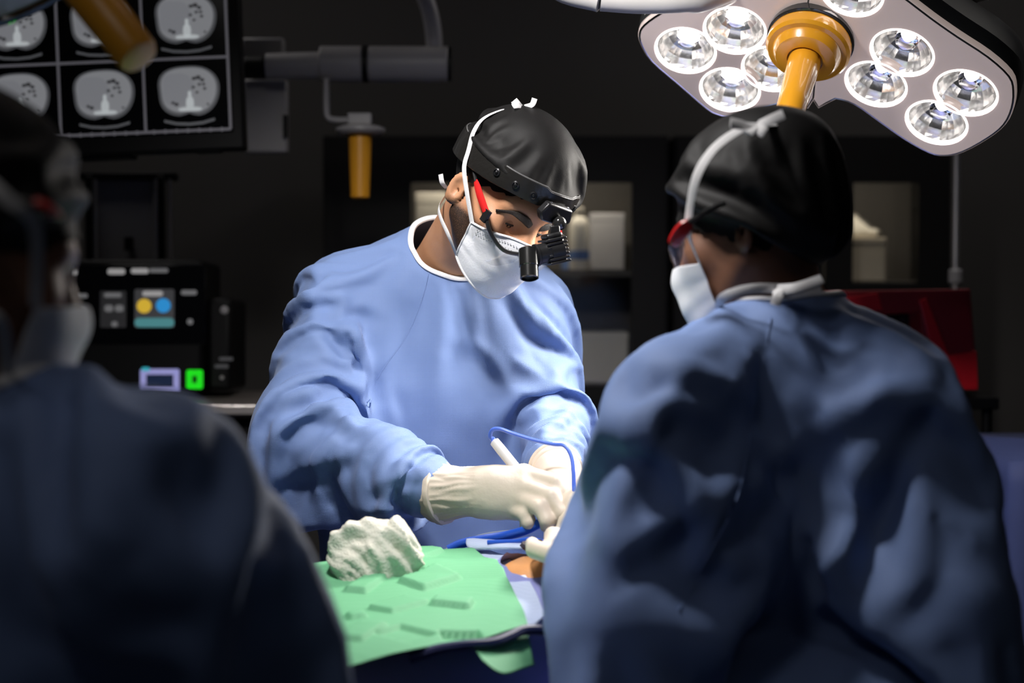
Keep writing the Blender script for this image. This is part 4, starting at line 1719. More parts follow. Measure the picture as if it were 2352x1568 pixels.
for f_, a_ in ((18, .006), (120, .0008)):
    v += nn * (a_ * (1 - 2 * np.abs(np.array([noise.noise(Vector(p * f_)) for p in v]))))[:, None]
gz = make('gauze_wad', v, q, M_gauze)
tag(gz, 'crumpled wad of cream gauze lying on the green towel', 'gauze')

# blue suction tubing sleeve rising behind the hand, thin clear line, navy cord
M_blue = mat('sleeve_blue', (0.015, 0.10, 0.62), 0.35, coat=.3)
M_navy = mat('cord_navy', (0.010, 0.015, 0.08), 0.5)
mb = MB()
mb.tube(curve([P(1030, 1262, 2.56), P(1060, 1248, 2.56), P(1110, 1238, 2.555), P(1160, 1230, 2.55), P(1205, 1218, 2.54), P(1245, 1198, 2.535), P(1275, 1180, 2.54)], 8), .0048, seg=10, flat=1.5)
tag(mb.build('suction_sleeve', M_blue), 'bright blue suction sleeve rising behind the gloved hand', 'tube')
mb = MB()
mb.tube(curve([P(1022, 1264, 2.565), P(1065, 1243, 2.575), P(1120, 1226, 2.57), P(1190, 1218, 2.56)], 8), .0022, seg=8)
tag(mb.build('clear_tubing', mat('clear_tube', (.75, .82, .95), .1, trans=.6)), 'thin clear tubing running alongside the blue sleeve', 'tube')
mb = MB()
mb.tube(curve([P(1120, 1245, 2.52), P(1180, 1243, 2.51), P(1215, 1238, 2.50), P(1240, 1242, 2.49), P(1262, 1247, 2.48)], 8), .0035, seg=8)
tag(mb.build('vessel_loop', M_blue), 'short blue loop lying on the folded towel', 'tube')
mb = MB()
mb.tube(curve([P(940, 1512, 2.03), P(1000, 1492, 2.035), P(1060, 1482, 2.04), P(1130, 1476, 2.06), P(1170, 1462, 2.085), P(1205, 1447, 2.11), P(1262, 1450, 2.13), P(1330, 1475, 2.14)], 8), .0065, seg=8)
tag(mb.build('navy_cord', M_navy), 'navy blue cord draped across the edge of the green towel', 'cord')
# dark ring that paints the shadow in the wound opening
mb = MB()
mb.lathe(site + [.0, .035, .004], [0, 0, 1], [(.030, -.006), (.036, .0), (.033, .004), (.026, .001), (.020, -.012), (.004, -.02)], 28)
tag(mb.build('wound_shade', mat('wound_shade_dark', (.03, .02, .03), .4)), 'dark ring painted as the shadow in the open incision under the hands', 'shade_ring')

# navy instrument table at the right edge
it = np.array([1.22, 3.35, 0])
itab = thing('instrument_table', 'instrument table covered with a navy drape at the right edge', 'table', it)
MB().bx(it + [-.30, -.25, 1.055], it + [.40, .30, 1.095]).build('table_top', M_tsteel, itab, bev=.004)
V, F = [], []
N = 60
per = []
for i in range(N):
    a = i / N * 4
    k, t = int(a), a - int(a)
    cs = [(-.31, -.26), (.41, -.26), (.41, .31), (-.31, .31)]
    c0, c1 = cs[k], cs[(k + 1) % 4]
    per.append((c0[0] + (c1[0] - c0[0]) * t, c0[1] + (c1[1] - c0[1]) * t))
for z, k in ((1.10, 1), (1.06, 1.01), (.85, 1.03), (.6, 1.05)):
    for i, (x, y) in enumerate(per):
        w = k + (1.1 - z) * .06 * math.sin(i * 2.1)
        V.append(it + [x * w, y * w, z])
for j in range(3):
    for i in range(N):
        F.append((j * N + i, (j + 1) * N + i, (j + 1) * N + (i + 1) % N, j * N + (i + 1) % N))
F.append(tuple(range(N)))
make('cover', V, F, mat('cover_navy', (.05, .07, .20), .7, bump=.2, bscale=30), itab)
for sx in (-.25, .35):
    for sy in (-.2, .25):
        MB().cyl(it + [sx, sy, 0], it + [sx, sy, 1.056], .014).build('leg', M_tsteel, itab)
# ------------------------------------------------------------------ surgical lamps
M_lface = mat('lamp_face', (0.62, 0.52, 0.49), 0.25, color2=(0.60, 0.50, 0.47), emit=(1.0, .80, .72), estr=.22, coat=.6)
M_lhouse = mat('lamp_housing', (0.62, 0.61, 0.58), 0.35, coat=.3)
M_lglass = mat('lamp_rim_glass', (0.03, 0.032, 0.033), 0.08, coat=1.0)
M_refl = mat('reflector', (0.92, 0.91, 0.90), 0.22, metal=1.0, bump=.1, bscale=60)
M_ring = mat('glow_ring', (1, 1, 1), 0.4, emit=(1, .95, .92), estr=5.0)
M_led = mat('led', (1, 1, 1), 0.4, emit=(1, .97, .93), estr=160.0)  # left wing glow raised in place of beams aimed nearer the viewer
M_ledd = mat('led_side', (1, 1, 1), 0.4, emit=(1, .97, .93), estr=12)
M_dome = mat('lens_dome', (1, 1, 1), 0.03, trans=1.0, spec=.5)
M_amber = mat('amber_handle', (0.80, 0.36, 0.02), 0.25, color2=(0.76, 0.33, 0.018), coat=.5)
M_amberd = mat('amber_handle_dim', (0.75, 0.33, 0.02), 0.4)
M_arm = mat('lamp_arm_white', (0.62, 0.60, 0.58), 0.35, coat=.2)
M_glyph = mat('glyph_white', (.9, .9, .9), .5, emit=(1, 1, 1), estr=.6)


def plane_pt(px, py, c, n):
    d = P(px, py, 1.0) - CAMLOC
    return CAMLOC + d * (((c - CAMLOC) @ n) / (d @ n))


def panel_with_holes(name, outline, holes, c, ex, ey, n, thick, m, parent, bev=.004):
    """flat plate in the plane (ex, ey) with round holes; thickness along -n"""
    cu = bpy.data.curves.new(name, 'CURVE')
    cu.dimensions = '2D'
    cu.fill_mode = 'BOTH'
    cu.extrude = thick / 2
    cu.bevel_depth = bev
    cu.bevel_resolution = 1

    def spl(pts):
        s = cu.splines.new('POLY')
        s.points.add(len(pts) - 1)
        for k, (x, y) in enumerate(pts):
            s.points[k].co = (x, y, 0, 1)
        s.use_cyclic_u = True
    spl(outline)
    for (x, y, r) in holes:
        spl([(x + r * math.cos(a), y + r * math.sin(a)) for a in np.linspace(0, 2 * math.pi, 41)[:-1]])
    tmp = bpy.data.objects.new(name, cu)
    COL.objects.link(tmp)
    dg = bpy.context.evaluated_depsgraph_get()
    me = bpy.data.meshes.new_from_object(tmp.evaluated_get(dg))
    bpy.data.objects.remove(tmp)
    co = np.empty(len(me.vertices) * 3)
    me.vertices.foreach_get('co', co)
    co = co.reshape(-1, 3)
    wv = c + co[:, :1] * ex + co[:, 1:2] * ey + (co[:, 2:3] - thick / 2) * n
    me.vertices.foreach_set('co', wv.ravel())
    me.update()
    o = link(name, me, m, parent, smooth=False)
    return o


def cup(c, n, parent, led, bright=False, r=.050):
    ex, ey, _ = frame_from(n)
    mb = MB()
    prof = [(r, -.002), (r * .97, -.010), (r * .88, -.022), (r * .70, -.034), (r * .42, -.042), (r * .1, -.044)]
    V, F = [], []
    seg = 24
    for i, (rr, h) in enumerate(prof):
        for k in range(seg):
            a = 2 * math.pi * k / seg
            w = 1 + (.012 if k % 2 else -.012) * (0 < i < 5)
            V.append(c + (ex * math.cos(a) + ey * math.sin(a)) * rr * w + n * h)
    for i in range(len(prof) - 1):
        for k in range(seg):
            F.append((i * seg + k, i * seg + (k + 1) % seg, (i + 1) * seg + (k + 1) % seg, (i + 1) * seg + k))
    mb.add(V, F)
    rf = mb.build('reflector', M_refl, parent, smooth=False, auto=None)
    mb = MB()
    mb.lathe(c, n, [(r * .99, -.002), (r * 1.02, .0052), (r * 1.06, .0048)], 40, caps=False)
    mb.build('glow_ring', M_ring, rf)
    mb = MB()
    mb.lathe(c - n * .040, n, [(.004, .007), (.010, .006), (.0135, .0), (.0135, -.004)] if bright else [(.003, .006), (.007, .005), (.009, .0), (.009, -.004)], 18)
    mb.build('led', led, rf)
    mb = MB()
    mb.lathe(c - n * .036, n, [(.0195, 0), (.0195, .010), (.0165, .018), (.010, .0225), (.002, .024)], 20)
    mb.build('lens_dome', M_dome, rf)
    return rf


def handle(c, n, parent, L=.185, m=None, disc=True):
    m = m or M_amber
    if disc:
        mb = MB()
        mb.lathe(c, n, [(.060, -.01), (.073, -.004), (.073, .012), (.066, .016)], 40)
        mb.build('handle_seat', M_lglass, parent)
        mb = MB()
        mb.lathe(c, n, [(.058, .014), (.069, .016), (.0705, .020), (.0705, .036), (.066, .041), (.058, .042), (.0565, .046), (.050, .056), (.036, .060), (.030, .060), (.0295, .052)], 44)
        mb.build('handle_collar', m, parent)
    mb = MB()
    mb.lathe(c, n, [(.0255, .050), (.0275, .066), (.0265, .10), (.0245, L * .8), (.0235, L), (.021, L + .006), (.012, L + .008)], 32)
    return mb.build('handle', m, parent)


n1, n2 = unit(CV(-.21, -.79, -.577)), unit(CV(-.375, -.78, -.50))
nc = unit(n1 + n2)
lamp = thing('surgical_lamp', 'lit two-winged surgical lamp with amber handle above the right assistant', 'lamp', LAMP_C)
left_out = [(1868, -90), (1760, -85), (1640, -40), (1570, 5), (1520, 28), (1482, 55), (1471, 75), (1476, 100), (1500, 138), (1560, 190), (1625, 246), (1650, 259), (1672, 264), (1700, 260), (1760, 242), (1815, 226), (1868, 221)]
right_out = [(1868, -90), (1868, 221), (1920, 222), (1965, 236), (2020, 274), (2080, 316), (2135, 346), (2170, 353), (2212, 344), (2270, 312), (2306, 282), (2324, 245), (2328, 205), (2318, 172), (2270, 128), (2200, 82), (2140, 40), (2060, -20), (1980, -70)]
for wing, (out, n, cups, bright) in enumerate(((left_out, n1, [(1688, 67), (1575, 113), (1677, 203), (1775, 155)], True), (right_out, n2, [(2073, 118), (2013, 190), (2219, 210), (2152, 278), (1957, -22)], False))):
    ex = unit(RGT - n * (RGT @ n))
    ey = np.cross(n, ex)
    to2 = lambda px, py: ((plane_pt(px, py, LAMP_C, n) - LAMP_C) @ ex, (plane_pt(px, py, LAMP_C, n) - LAMP_C) @ ey)
    o2 = [np.array([*to2(*p), 0]) for p in out]
    o2 = [(p[0], p[1]) for p in curve(o2, 3, closed=True)]
    face = panel_with_holes('lamp_face', o2, [(*to2(*c), .0545) for c in cups], LAMP_C, ex, ey, n, .008, M_lface, lamp)
    # glass rim band and housing behind the face
    pts = [LAMP_C + ex * x + ey * y for x, y in o2]
    cen = np.mean(pts, 0)
    mb = MB()
    rows = [(1.0, -.004), (1.035, -.012), (1.05, -.028), (1.045, -.040)]
    np_ = len(pts)
    V, F = [], []
    for s, h in rows:
        V += [cen + (p - cen) * s + n * h for p in pts]
    for j in range(len(rows) - 1):
        F += [(j * np_ + i, j * np_ + (i + 1) % np_, (j + 1) * np_ + (i + 1) % np_, (j + 1) * np_ + i) for i in range(np_)]
    mb.add(V, F)
    mb.build('rim', M_lglass, lamp)
    rows = [(1.045, -.040), (1.04, -.060), (.97, -.090), (.80, -.112), (.4, -.120)]
    V, F = [], []
    for s, h in rows:
        V += [cen + (p - cen) * s + n * h for p in pts]
    for j in range(len(rows) - 1):
        F += [(j * np_ + i, j * np_ + (i + 1) % np_, (j + 1) * np_ + (i + 1) % np_, (j + 1) * np_ + i) for i in range(np_)]
    F.append(tuple(range((len(rows) - 1) * np_, len(rows) * np_)))
    MB().add(V, F).build('housing', M_lhouse, lamp)
    mb = MB()
    mb.tube([LAMP_C + ex * x * 1.0 + ey * y * 1.0 + n * .002 for x, y in o2], .0026, seg=6, closed=True)
    mb.build('face_trim', M_chrome, lamp)
    for c in cups:
        cup(plane_pt(*c, LAMP_C, n), n, lamp, M_led if bright else M_ledd, bright)
    if wing == 0:
        gl_ = [(1562, 178), (1570, 182), (1577, 188), (1585, 186)]
    else:
        gl_ = [(2240, 290), (2250, 284), (2254, 277), (2246, 296)]
    for g_ in gl_:
        MB().box(plane_pt(*g_, LAMP_C, n) + n * .0005, ex * .0032, ey * .0022, n * .0006).build('glyph', M_glyph, lamp)
hc_ = plane_pt(1866, 78, LAMP_C, nc)
handle(hc_ + nc * .004, nc, lamp)
for a_, b_ in (((1520, -60), (1500, 8)), ):
    pass
MB().tube(curve([P(1380, -2, 2.80), P(1480, 4, 2.80), P(1595, -2, 2.80), P(1700, -30, 2.85)], 6), [.020] * 12 + [.024] * 7, seg=16).build('yoke_arm', M_arm, lamp)
MB().cyl(P(2066, 18, 2.80), P(2260, -28, 2.82), .021).build('yoke_arm', mat('yoke_grey', (.30, .27, .26), .4), lamp)
MB().lathe(P(2072, 15, 2.80), P(2260, -28, 2.82) - P(2072, 15, 2.80), [(.015, -.012), (.023, -.010), (.024, 0), (.023, .008)], 20).build('arm_cap', M_chrome, lamp)
MB().tube(curve([P(1380, -2, 2.80), P(1250, -60, 2.82), P(1180, -300, 2.85), P(1300, -560, 2.95)], 8), .022, seg=14).build('support_arm', M_arm, lamp)
MB().tube(curve([P(2260, -28, 2.82), P(2400, -120, 2.85), P(2350, -420, 2.9), P(1900, -600, 2.95), P(1300, -560, 2.95)], 8), .022, seg=14).build('support_arm', M_arm, lamp)
pz = P(1300, -560, 2.95)
MB().cyl(pz - [0, 0, .03], [pz[0], pz[1], 2.99], .035).build('ceiling_pole', M_arm, lamp)
MB().lathe([pz[0], pz[1], 2.90], [0, 0, 1], [(.04, 0), (.12, .04), (.12, .10)], 24).build('ceiling_mount', M_arm, lamp)


def round_lamp(name, label, c, n, r, amber, mount_xy, lit, L=.185):
    t = thing(name, label, 'lamp', c)
    mb = MB()
    mb.lathe(c, n, [(r, 0), (r * 1.03, -.010), (r * 1.03, -.03), (r * .95, -.06), (r * .6, -.085), (r * .1, -.09)], 48, caps=False)
    mb.build('housing', M_lhouse, t)
    ex, ey, _ = frame_from(n)
    holes = [(r * .66 * math.cos(a), r * .66 * math.sin(a), .051) for a in np.linspace(0, 2 * math.pi, 9)[:-1]]
    out = [(r * .99 * math.cos(a), r * .99 * math.sin(a)) for a in np.linspace(0, 2 * math.pi, 49)[:-1]]
    panel_with_holes('lamp_face', out, holes, c, ex, ey, n, .006, M_lface if lit else mat('lamp_face_off', (.30, .26, .25), .25, coat=.6), t, bev=.002)
    mb = MB()
    mb.tube([c + (ex * math.cos(a) + ey * math.sin(a)) * r * 1.01 + n * .002 for a in np.linspace(0, 2 * math.pi, 65)[:-1]], .007, seg=8, closed=True)
    mb.build('rim', M_lglass, t)
    for x, y, _r in holes:
        cc = c + ex * x + ey * y
        if lit:
            cup(cc, n, t, M_ledd)
        else:
            mb = MB()
            mb.lathe(cc, n, [(.050, -.002), (.046, -.018), (.034, -.032), (.01, -.04)], 24, caps=False)
            mb.build('reflector', M_refl, t)
    handle(c, n, t, L=L, m=amber, disc=True)
    b = c - n * .09
    m_ = np.array([mount_xy[0], mount_xy[1], 2.75])
    MB().tube(curve([b, b - n * .12, (b - n * .15 + m_) / 2 + [0, 0, .15], m_ - [0, 0, .05], m_], 8), .022, seg=14).build('support_arm', M_arm, t)
    MB().cyl(m_, [m_[0], m_[1], 2.99], .035).build('ceiling_pole', M_arm, t)
    return t


# second lamp, switched off: rim and handle reach into the upper left corner
n_off = unit(CV(.60, -.74, -.30))
round_lamp('surgical_lamp', 'unlit surgical lamp with an amber handle in the upper left corner', P(188, -38, 1.85) - n_off * .15, n_off, .20, M_amberd, (-.75, 2.0), False, L=.26)
# overhead lamp above the frame that lights the surgeon
round_lamp('surgical_lamp', 'lit round surgical lamp hanging above the frame over the table', LAMP3_C, unit(LAMP3_AIM - LAMP3_C), .25, M_amber, (-.08, 1.3), True)
# ------------------------------------------------------------------ equipment behind the team
M_gplast = mat('grey_plastic', (0.34, 0.33, 0.34), 0.45, nscale=8)
M_dplast = mat('black_casing', (0.0035, 0.0035, 0.004), 0.5, spec=.2)
M_glassb = mat('screen_black', (0.002, 0.002, 0.003), 0.15)


def glow(name, col, s):
    return mat(name, tuple(min(1, c) * .3 for c in col), .5, emit=col, estr=s, nolight=True)


def axes_at(rot_deg, yaw=0.0):
    a = math.radians(rot_deg)
    ex = RGT * math.cos(a) + UPV * math.sin(a)
    ey = UPV * math.cos(a) - RGT * math.sin(a)
    if yaw:
        b = math.radians(yaw)
        ex = ex * math.cos(b) + FWD * math.sin(b)
    return ex, ey, unit(np.cross(ex, ey))


# scan monitor
SD = 3.7
ex, ey, ez = axes_at(2.4)
K = SD / FPX                                   # metres per pixel at that depth
sc0 = P(530, 296, SD)                          # lower right corner of the picture area
mon = thing('scan_monitor', 'wall of scan images on a black monitor at the upper left', 'monitor', sc0)
w_, h_ = 4 * 195 * K, 3 * 166 * K
cen = sc0 - ex * w_ / 2 + ey * h_ / 2
MB().box(cen + ex * .000 - ey * .004 - ez * .030, ex * (w_ / 2 + .028), ey * (h_ / 2 + .040), ez * .026).build('casing', M_dplast, mon, bev=.006)
scr = MB().box(cen - ez * .002, ex * (w_ / 2 + .006), ey * (h_ / 2 + .006), ez * .002).build('screen', M_glassb, mon, smooth=False)
M_line = glow('scan_line', (.30, .29, .33), .22)
M_sk = glow('scan_rim', (.36, .37, .40), .14)
M_ti = glow('scan_tissue', (.45, .46, .49), .36)
M_li = glow('scan_liver', (.45, .46, .50), .32)
M_dk = glow('scan_dark', (.10, .10, .11), .25)
M_bo = glow('scan_bone', (.62, .66, .68), .56)
for i in range(5):
    MB().box(sc0 - ex * (i * 195 * K) + ey * h_ / 2 + ez * .001, ex * .0028, ey * h_ / 2, ez * .0004).build('grid_line', M_line, scr, smooth=False)
for j in range(4):
    MB().box(sc0 + ey * (j * 166 * K) - ex * w_ / 2 + ez * .001, ex * w_ / 2, ey * .0028, ez * .0004).build('grid_line', M_line, scr, smooth=False)


def blob(cx, cy, rx, ry, z, n=40, wob=0.0, ph=0.0, flat=0.0, notch=0.0, ang=(0, 2 * math.pi)):
    pts = []
    for k in range(n):
        a = ang[0] + (ang[1] - ang[0]) * k / n
        r = 1 + wob * math.sin(3 * a + ph) + wob * .6 * math.sin(5 * a + 2 * ph)
        x, y = math.cos(a), math.sin(a)
        s = 1 / (abs(x) ** 2.6 + abs(y) ** 2.6) ** (1 / 2.6)
        yy = y * s * r * ry
        if y < 0 and notch:
            yy += notch * math.exp(-(x / .18) ** 2)
        pts.append((cx + x * s * r * rx, cy + yy, z))
    return pts


def slice_mesh():
    V, F, M = [], [], []

    def put(pts, mi):
        n = len(V)
        V.extend(pts)
        F.append(tuple(range(n, n + len(pts))))
        M.append(mi)
    u = K
    put(blob(0, 0, 70 * u, 58 * u, .0, wob=.02, ph=.6, notch=8 * u), 0)
    put(blob(0, 2 * u, 63 * u, 52 * u, .0004, wob=.02, ph=.6, notch=6 * u), 1)
    put(blob(-24 * u, 4 * u, 36 * u, 38 * u, .0008, wob=.04, ph=1.2), 2)
    put(blob(30 * u, -16 * u, 24 * u, 22 * u, .0008, wob=.05, ph=.2), 1)
    for x, y, r in ((14, 28, 5), (24, 30, 6), (33, 24, 5), (36, 14, 4), (26, 14, 4), (12, 8, 4), (38, 4, 4), (-36, -26, 4), (-28, -30, 5), (20, -4, 3.5), (44, -32, 3)):
        put(blob(x * u, y * u, r * u, r * u * .8, .0012, n=12), 3)
    put(blob(3 * u, -28 * u, 9 * u, 15 * u, .0016, n=20), 4)
    put(blob(3 * u, -42 * u, 27 * u, 5 * u, .0016, n=20), 4)
    put(blob(3 * u, -8 * u, 4 * u, 8 * u, .0016, n=12), 4)
    put([(-58 * u, -70 * u, 0), (-30 * u, -77 * u, 0), (0, -79 * u, 0), (30 * u, -77 * u, 0), (58 * u, -70 * u, 0), (58 * u, -64 * u, 0), (30 * u, -71 * u, 0), (0, -73 * u, 0), (-30 * u, -71 * u, 0), (-58 * u, -64 * u, 0)], 0)
    me = bpy.data.meshes.new('scan_image')
    me.from_pydata(V, [], F)
    for m in (M_sk, M_ti, M_li, M_dk, M_bo):
        me.materials.append(m)
    me.polygons.foreach_set('material_index', M)
    me.update()
    return me


sme = slice_mesh()
Rm = Matrix((tuple(ex), tuple(ey), tuple(ez))).transposed().to_4x4()
for i in range(4):
    for j in range(3):
        o = bpy.data.objects.new('scan_image', sme)
        COL.objects.link(o)
        o.parent = scr
        c = sc0 - ex * ((i + .5) * 195 * K - 4 * K) + ey * ((j + .5) * 166 * K + 8 * K) + ez * .0012
        o.matrix_local = Matrix.Translation(Vector(c)) @ Rm
for i in range(4):
    for k in range(7):
        MB().box(sc0 - ex * ((i * 195 + 20 + k * 26) * K) + ez * .0014, ex * .0022, ey * .0045, ez * .0003).build('scale_tick', M_line, scr, smooth=False)
MB().box(P(205, 352, SD + .05), ex * .10, ey * .016, ez * .03).build('stand_bracket', M_dplast, mon, bev=.004)
MB().box(P(480, 345, SD + .03), ex * .028, ey * .006, ez * .02).build('sensor_bar', M_dplast, mon, bev=.002)
MB().tube([P(300, 100, SD + .08), P(250, -250, SD + .1), np.array([P(250, -250, SD + .1)[0], P(250, -250, SD + .1)[1], 2.99])], .03, seg=12).build('ceiling_arm', M_gplast, mon)

# grey wall bracket behind the monitor edge
br = thing('wall_bracket', 'grey mounting plate behind the right edge of the scan monitor', 'bracket', P(610, 220, 4.1))
MB().box(P(612, 268, 4.1), RGT * .052, UPV * .088, FWD * .02).build('plate', M_gplast, br, bev=.006)
MB().box(P(606, 118, 4.1), RGT * .050, UPV * .030, FWD * .02).build('plate', M_gplast, br, bev=.006)
MB().box(P(656, 290, 4.07), RGT * .005, UPV * .026, FWD * .01).build('latch', M_dplast, br)
MB().cyl(P(560, 155, 4.02), P(612, 155, 4.02), .027).build('knob', M_dplast, br, bev=.008)

# swivel arm with amber handle
sw = thing('swivel_arm', 'grey ceiling swivel arm carrying a small amber handle behind the surgeon', 'lamp arm', P(880, 145, 4.0))
d4 = 4.0
MB().cyl(P(612, 152, d4), P(740, 150, d4), .030, .032).build('link', M_gplast, sw)
MB().cyl(P(735, 147, d4), P(834, 147, d4), .042).build('joint', M_gplast, sw, bev=.004)
MB().cyl(P(834, 147, d4), P(846, 147, d4), .0435).build('joint_ring', M_dplast, sw)
MB().cyl(P(846, 147, d4), P(1030, 147, d4), .042).build('joint', M_gplast, sw, bev=.004)
MB().cyl(P(1029, 147, d4), P(1036, 147, d4), .040).build('end_cap', M_dplast, sw)
MB().tube(curve([P(998, 140, d4), P(996, 80, d4), P(985, 20, d4), P(960, -40, d4), P(900, -160, d4)], 8), .020, seg=16).build('curved_arm', M_gplast, sw)
tp = P(900, -160, d4)
MB().cyl(tp - [0, 0, .02], [tp[0], tp[1], 2.99], .03).build('ceiling_pole', M_gplast, sw)
MB().tube(curve([P(750, 180, d4 - .04), P(750, 240, d4 - .04), P(753, 268, d4 - .04), P(772, 275, d4 - .04), P(815, 275, d4 - .04)], 6), .0075, seg=10).build('rod', M_gplast, sw)
MB().box(P(828, 276, d4 - .04), RGT * .028, UPV * .014, FWD * .028).build('clamp', M_gplast, sw, bev=.004)
MB().lathe(P(828, 309, d4 - .04), UPV, [(.050, 0), (.058, .006), (.058, .014), (.045, .019)], 28).build('flange', M_gplast, sw)
MB().lathe(P(827, 309, d4 - .04), -UPV, [(.027, 0), (.0265, .02), (.0225, .135), (.022, .146), (.016, .149)], 24).build('handle', M_amberd, sw)

# equipment cart, rack and energy generator
d5 = 4.15
K5 = d5 / FPX
cart = thing('equipment_cart', 'dark equipment cart with a bright steel front edge', 'cart', P(330, 1700, 4.25) * [1, 1, 0])
ct = P(360, 930, 3.98)
MB().bx((ct[0] - .33, 3.98, ct[2] - .03), (ct[0] + .28, 4.43, ct[2])).build('worktop', mat('worktop_grey', (.16, .14, .13), .35), cart, bev=.004)
MB().bx((ct[0] - .33, 3.965, ct[2] - .022), (ct[0] + .28, 3.98, ct[2] + .001)).build('front_edge', mat('edge_steel', (.80, .74, .70), .3, metal=.7), cart, bev=.003)
MB().bx((ct[0] - .30, 4.02, .12), (ct[0] + .25, 4.41, ct[2] - .03)).build('cabinet_body', M_dplast, cart, bev=.006)
for k in range(4):
    z0 = .16 + k * .22
    dr = MB().bx((ct[0] - .28, 4.005, z0), (ct[0] + .23, 4.02, z0 + .20)).build('drawer', M_dplast, cart, bev=.004)
    MB().cyl((ct[0] - .10, 3.995, z0 + .15), (ct[0] + .05, 3.995, z0 + .15), .006).build('drawer_handle', M_gplast, dr)
for sx in (-.25, .20):
    for sy in (4.07, 4.36):
        MB().cyl((ct[0] + sx - .012, sy, .05), (ct[0] + sx + .012, sy, .05), .05).build('castor', M_dplast, cart)
        MB().cyl((ct[0] + sx, sy, .05), (ct[0] + sx, sy, .13), .012).build('castor_stem', M_gplast, cart)
gen = thing('energy_generator', 'black electrosurgical generator with a glowing touch screen on the cart', 'medical device', P(320, 925, 4.2))
MB().box(P(320, 750, d5 + .136), RGT * (172 * K5), UPV * (154 * K5), FWD * .135).build('casing', M_dplast, gen, bev=.012)
MB().box(P(522, 790, d5 + .16), RGT * (28 * K5), UPV * (108 * K5), FWD * .12).build('side_module', M_dplast, gen, bev=.012)
MB().lathe(P(516, 712, d5 + .045), -FWD, [(.010, 0), (.010, .006), (.006, .009)], 16).build('knob', M_gplast, gen)
fp = MB().box(P(318, 700, d5 + .002), RGT * (155 * K5), UPV * (92 * K5), FWD * .003).build('touch_screen', M_glassb, gen, bev=.002)
S1 = d5 - .0025
g_white, g_grey, g_dim = glow('ui_white', (.8, .78, .78), .30), glow('ui_grey', (.5, .5, .52), .18), glow('ui_dim', (.3, .3, .33), .06)


def ui(px0, py0, px1, py1, m, name='screen_mark', dd=S1, par=None, rr=None):
    cx, cy = (px0 + px1) / 2, (py0 + py1) / 2
    a, b = abs(px1 - px0) / 2 * K5, abs(py1 - py0) / 2 * K5
    r = min(a, b) * (.8 if rr is None else rr)
    pts = []
    c = P(cx, cy, dd)
    for qx, qy, a0 in ((1, 1, 0), (-1, 1, 90), (-1, -1, 180), (1, -1, 270)):
        for k in range(5):
            t = math.radians(a0 + k * 22.5)
            pts.append(c + RGT * (qx * (a - r) + r * math.cos(t)) + UPV * (qy * (b - r) + r * math.sin(t)))
    return MB().prism(pts, FWD * .0006).build(name, m, par or fp, smooth=False, auto=None)


ui(309, 664, 400, 752, g_dim, 'screen_tile', S1 + .0008, rr=.1)
ui(230, 668, 290, 752, glow('ui_tile_dark', (.2, .2, .22), .02), 'screen_tile', S1 + .0008, rr=.1)
for a in ((161, 620, 177, 631), (247, 617, 287, 630), (301, 616, 341, 628)):
    ui(*a, g_white)
for a in ((343, 616, 386, 626), (177, 674, 201, 684), (239, 672, 279, 683), (416, 666, 452, 677), (181, 706, 199, 722), (240, 700, 260, 716), (264, 700, 284, 716), (187, 740, 199, 752), (256, 738, 270, 750), (430, 732, 443, 745)):
    ui(*a, g_grey)
ui(327, 668, 374, 680, g_white)
ui(314, 686, 348, 719, glow('ui_yellow', (.95, .62, .05), .55), rr=1)
ui(358, 685, 392, 718, glow('ui_blue', (.03, .36, .85), .60), rr=1)
ui(309, 730, 400, 751, glow('ui_teal', (.12, .42, .45), .42), rr=1)


def ring(px0, py0, px1, py1, tx, ty, m):
    for a in ((px0, py0, px1, py0 + ty), (px0, py1 - ty, px1, py1), (px0, py0, px0 + tx, py1), (px1 - tx, py0, px1, py1)):
        ui(*a, m, 'button_light', S1, gen)


ring(322, 847, 412, 902, 14, 13, glow('ring_lilac', (.42, .42, .85), .55))
ui(338, 862, 396, 886, glow('ring_core', (.01, .03, .10), .3), 'button_light', S1, gen, rr=.1)
ui(325, 843, 344, 852, glow('spot_cyan', (.05, .6, .75), .5), 'button_light', S1 - .001, gen, rr=1)
ring(428, 849, 466, 893, 14, 14, glow('ring_green', (.01, .72, .01), .85))
for a in ((503, 820, 535, 828), (493, 837, 525, 845)):
    ui(*a, g_dim, 'print_line', d5 + .038, gen)
MB().lathe(P(510, 867, d5 + .038), -FWD, [(.005, 0), (.005, .004), (.003, .006)], 12).build('socket', M_gplast, gen)
# rack behind the generator
rk = thing('equipment_rack', 'black two-post rack with a grey panel standing behind the generator', 'rack', P(290, 590, 4.45) * [1, 1, 0])
for x in (208, 372):
    MB().bx(P(x - 9, 590, 4.45) * [1, 0, 0] + [0, 4.44, .0], P(x + 9, 400, 4.45) * [1, 0, 0] + [0, 4.46, P(x, 404, 4.45)[2]]).build('post', M_dplast, rk, bev=.003)
for x in (222, 361, 393):
    MB().cyl(np.array([P(x, 500, 4.44)[0], 4.435, .05]), np.array([P(x, 500, 4.44)[0], 4.435, P(x, 412, 4.44)[2]]), .005).build('rail', M_tsteel, rk)
MB().bx(np.array([P(228, 0, 4.47)[0], 4.462, .4]), np.array([P(355, 0, 4.47)[0], 4.472, P(300, 415, 4.47)[2]])).build('panel', M_gplast, rk)
MB().box(P(297, 406, 4.45), RGT * .125, UPV * .010, FWD * .02).build('cross_bar', M_dplast, rk, bev=.003)
MB().bx(np.array([P(200, 0, 4.47)[0] - .02, 4.435, 0]), np.array([P(380, 0, 4.47)[0] + .02, 4.56, .05])).build('foot', M_dplast, rk, bev=.01)
MB().cyl(P(296, 575, 4.44), P(296, 545, 4.44), .012).build('plug', M_dplast, rk)

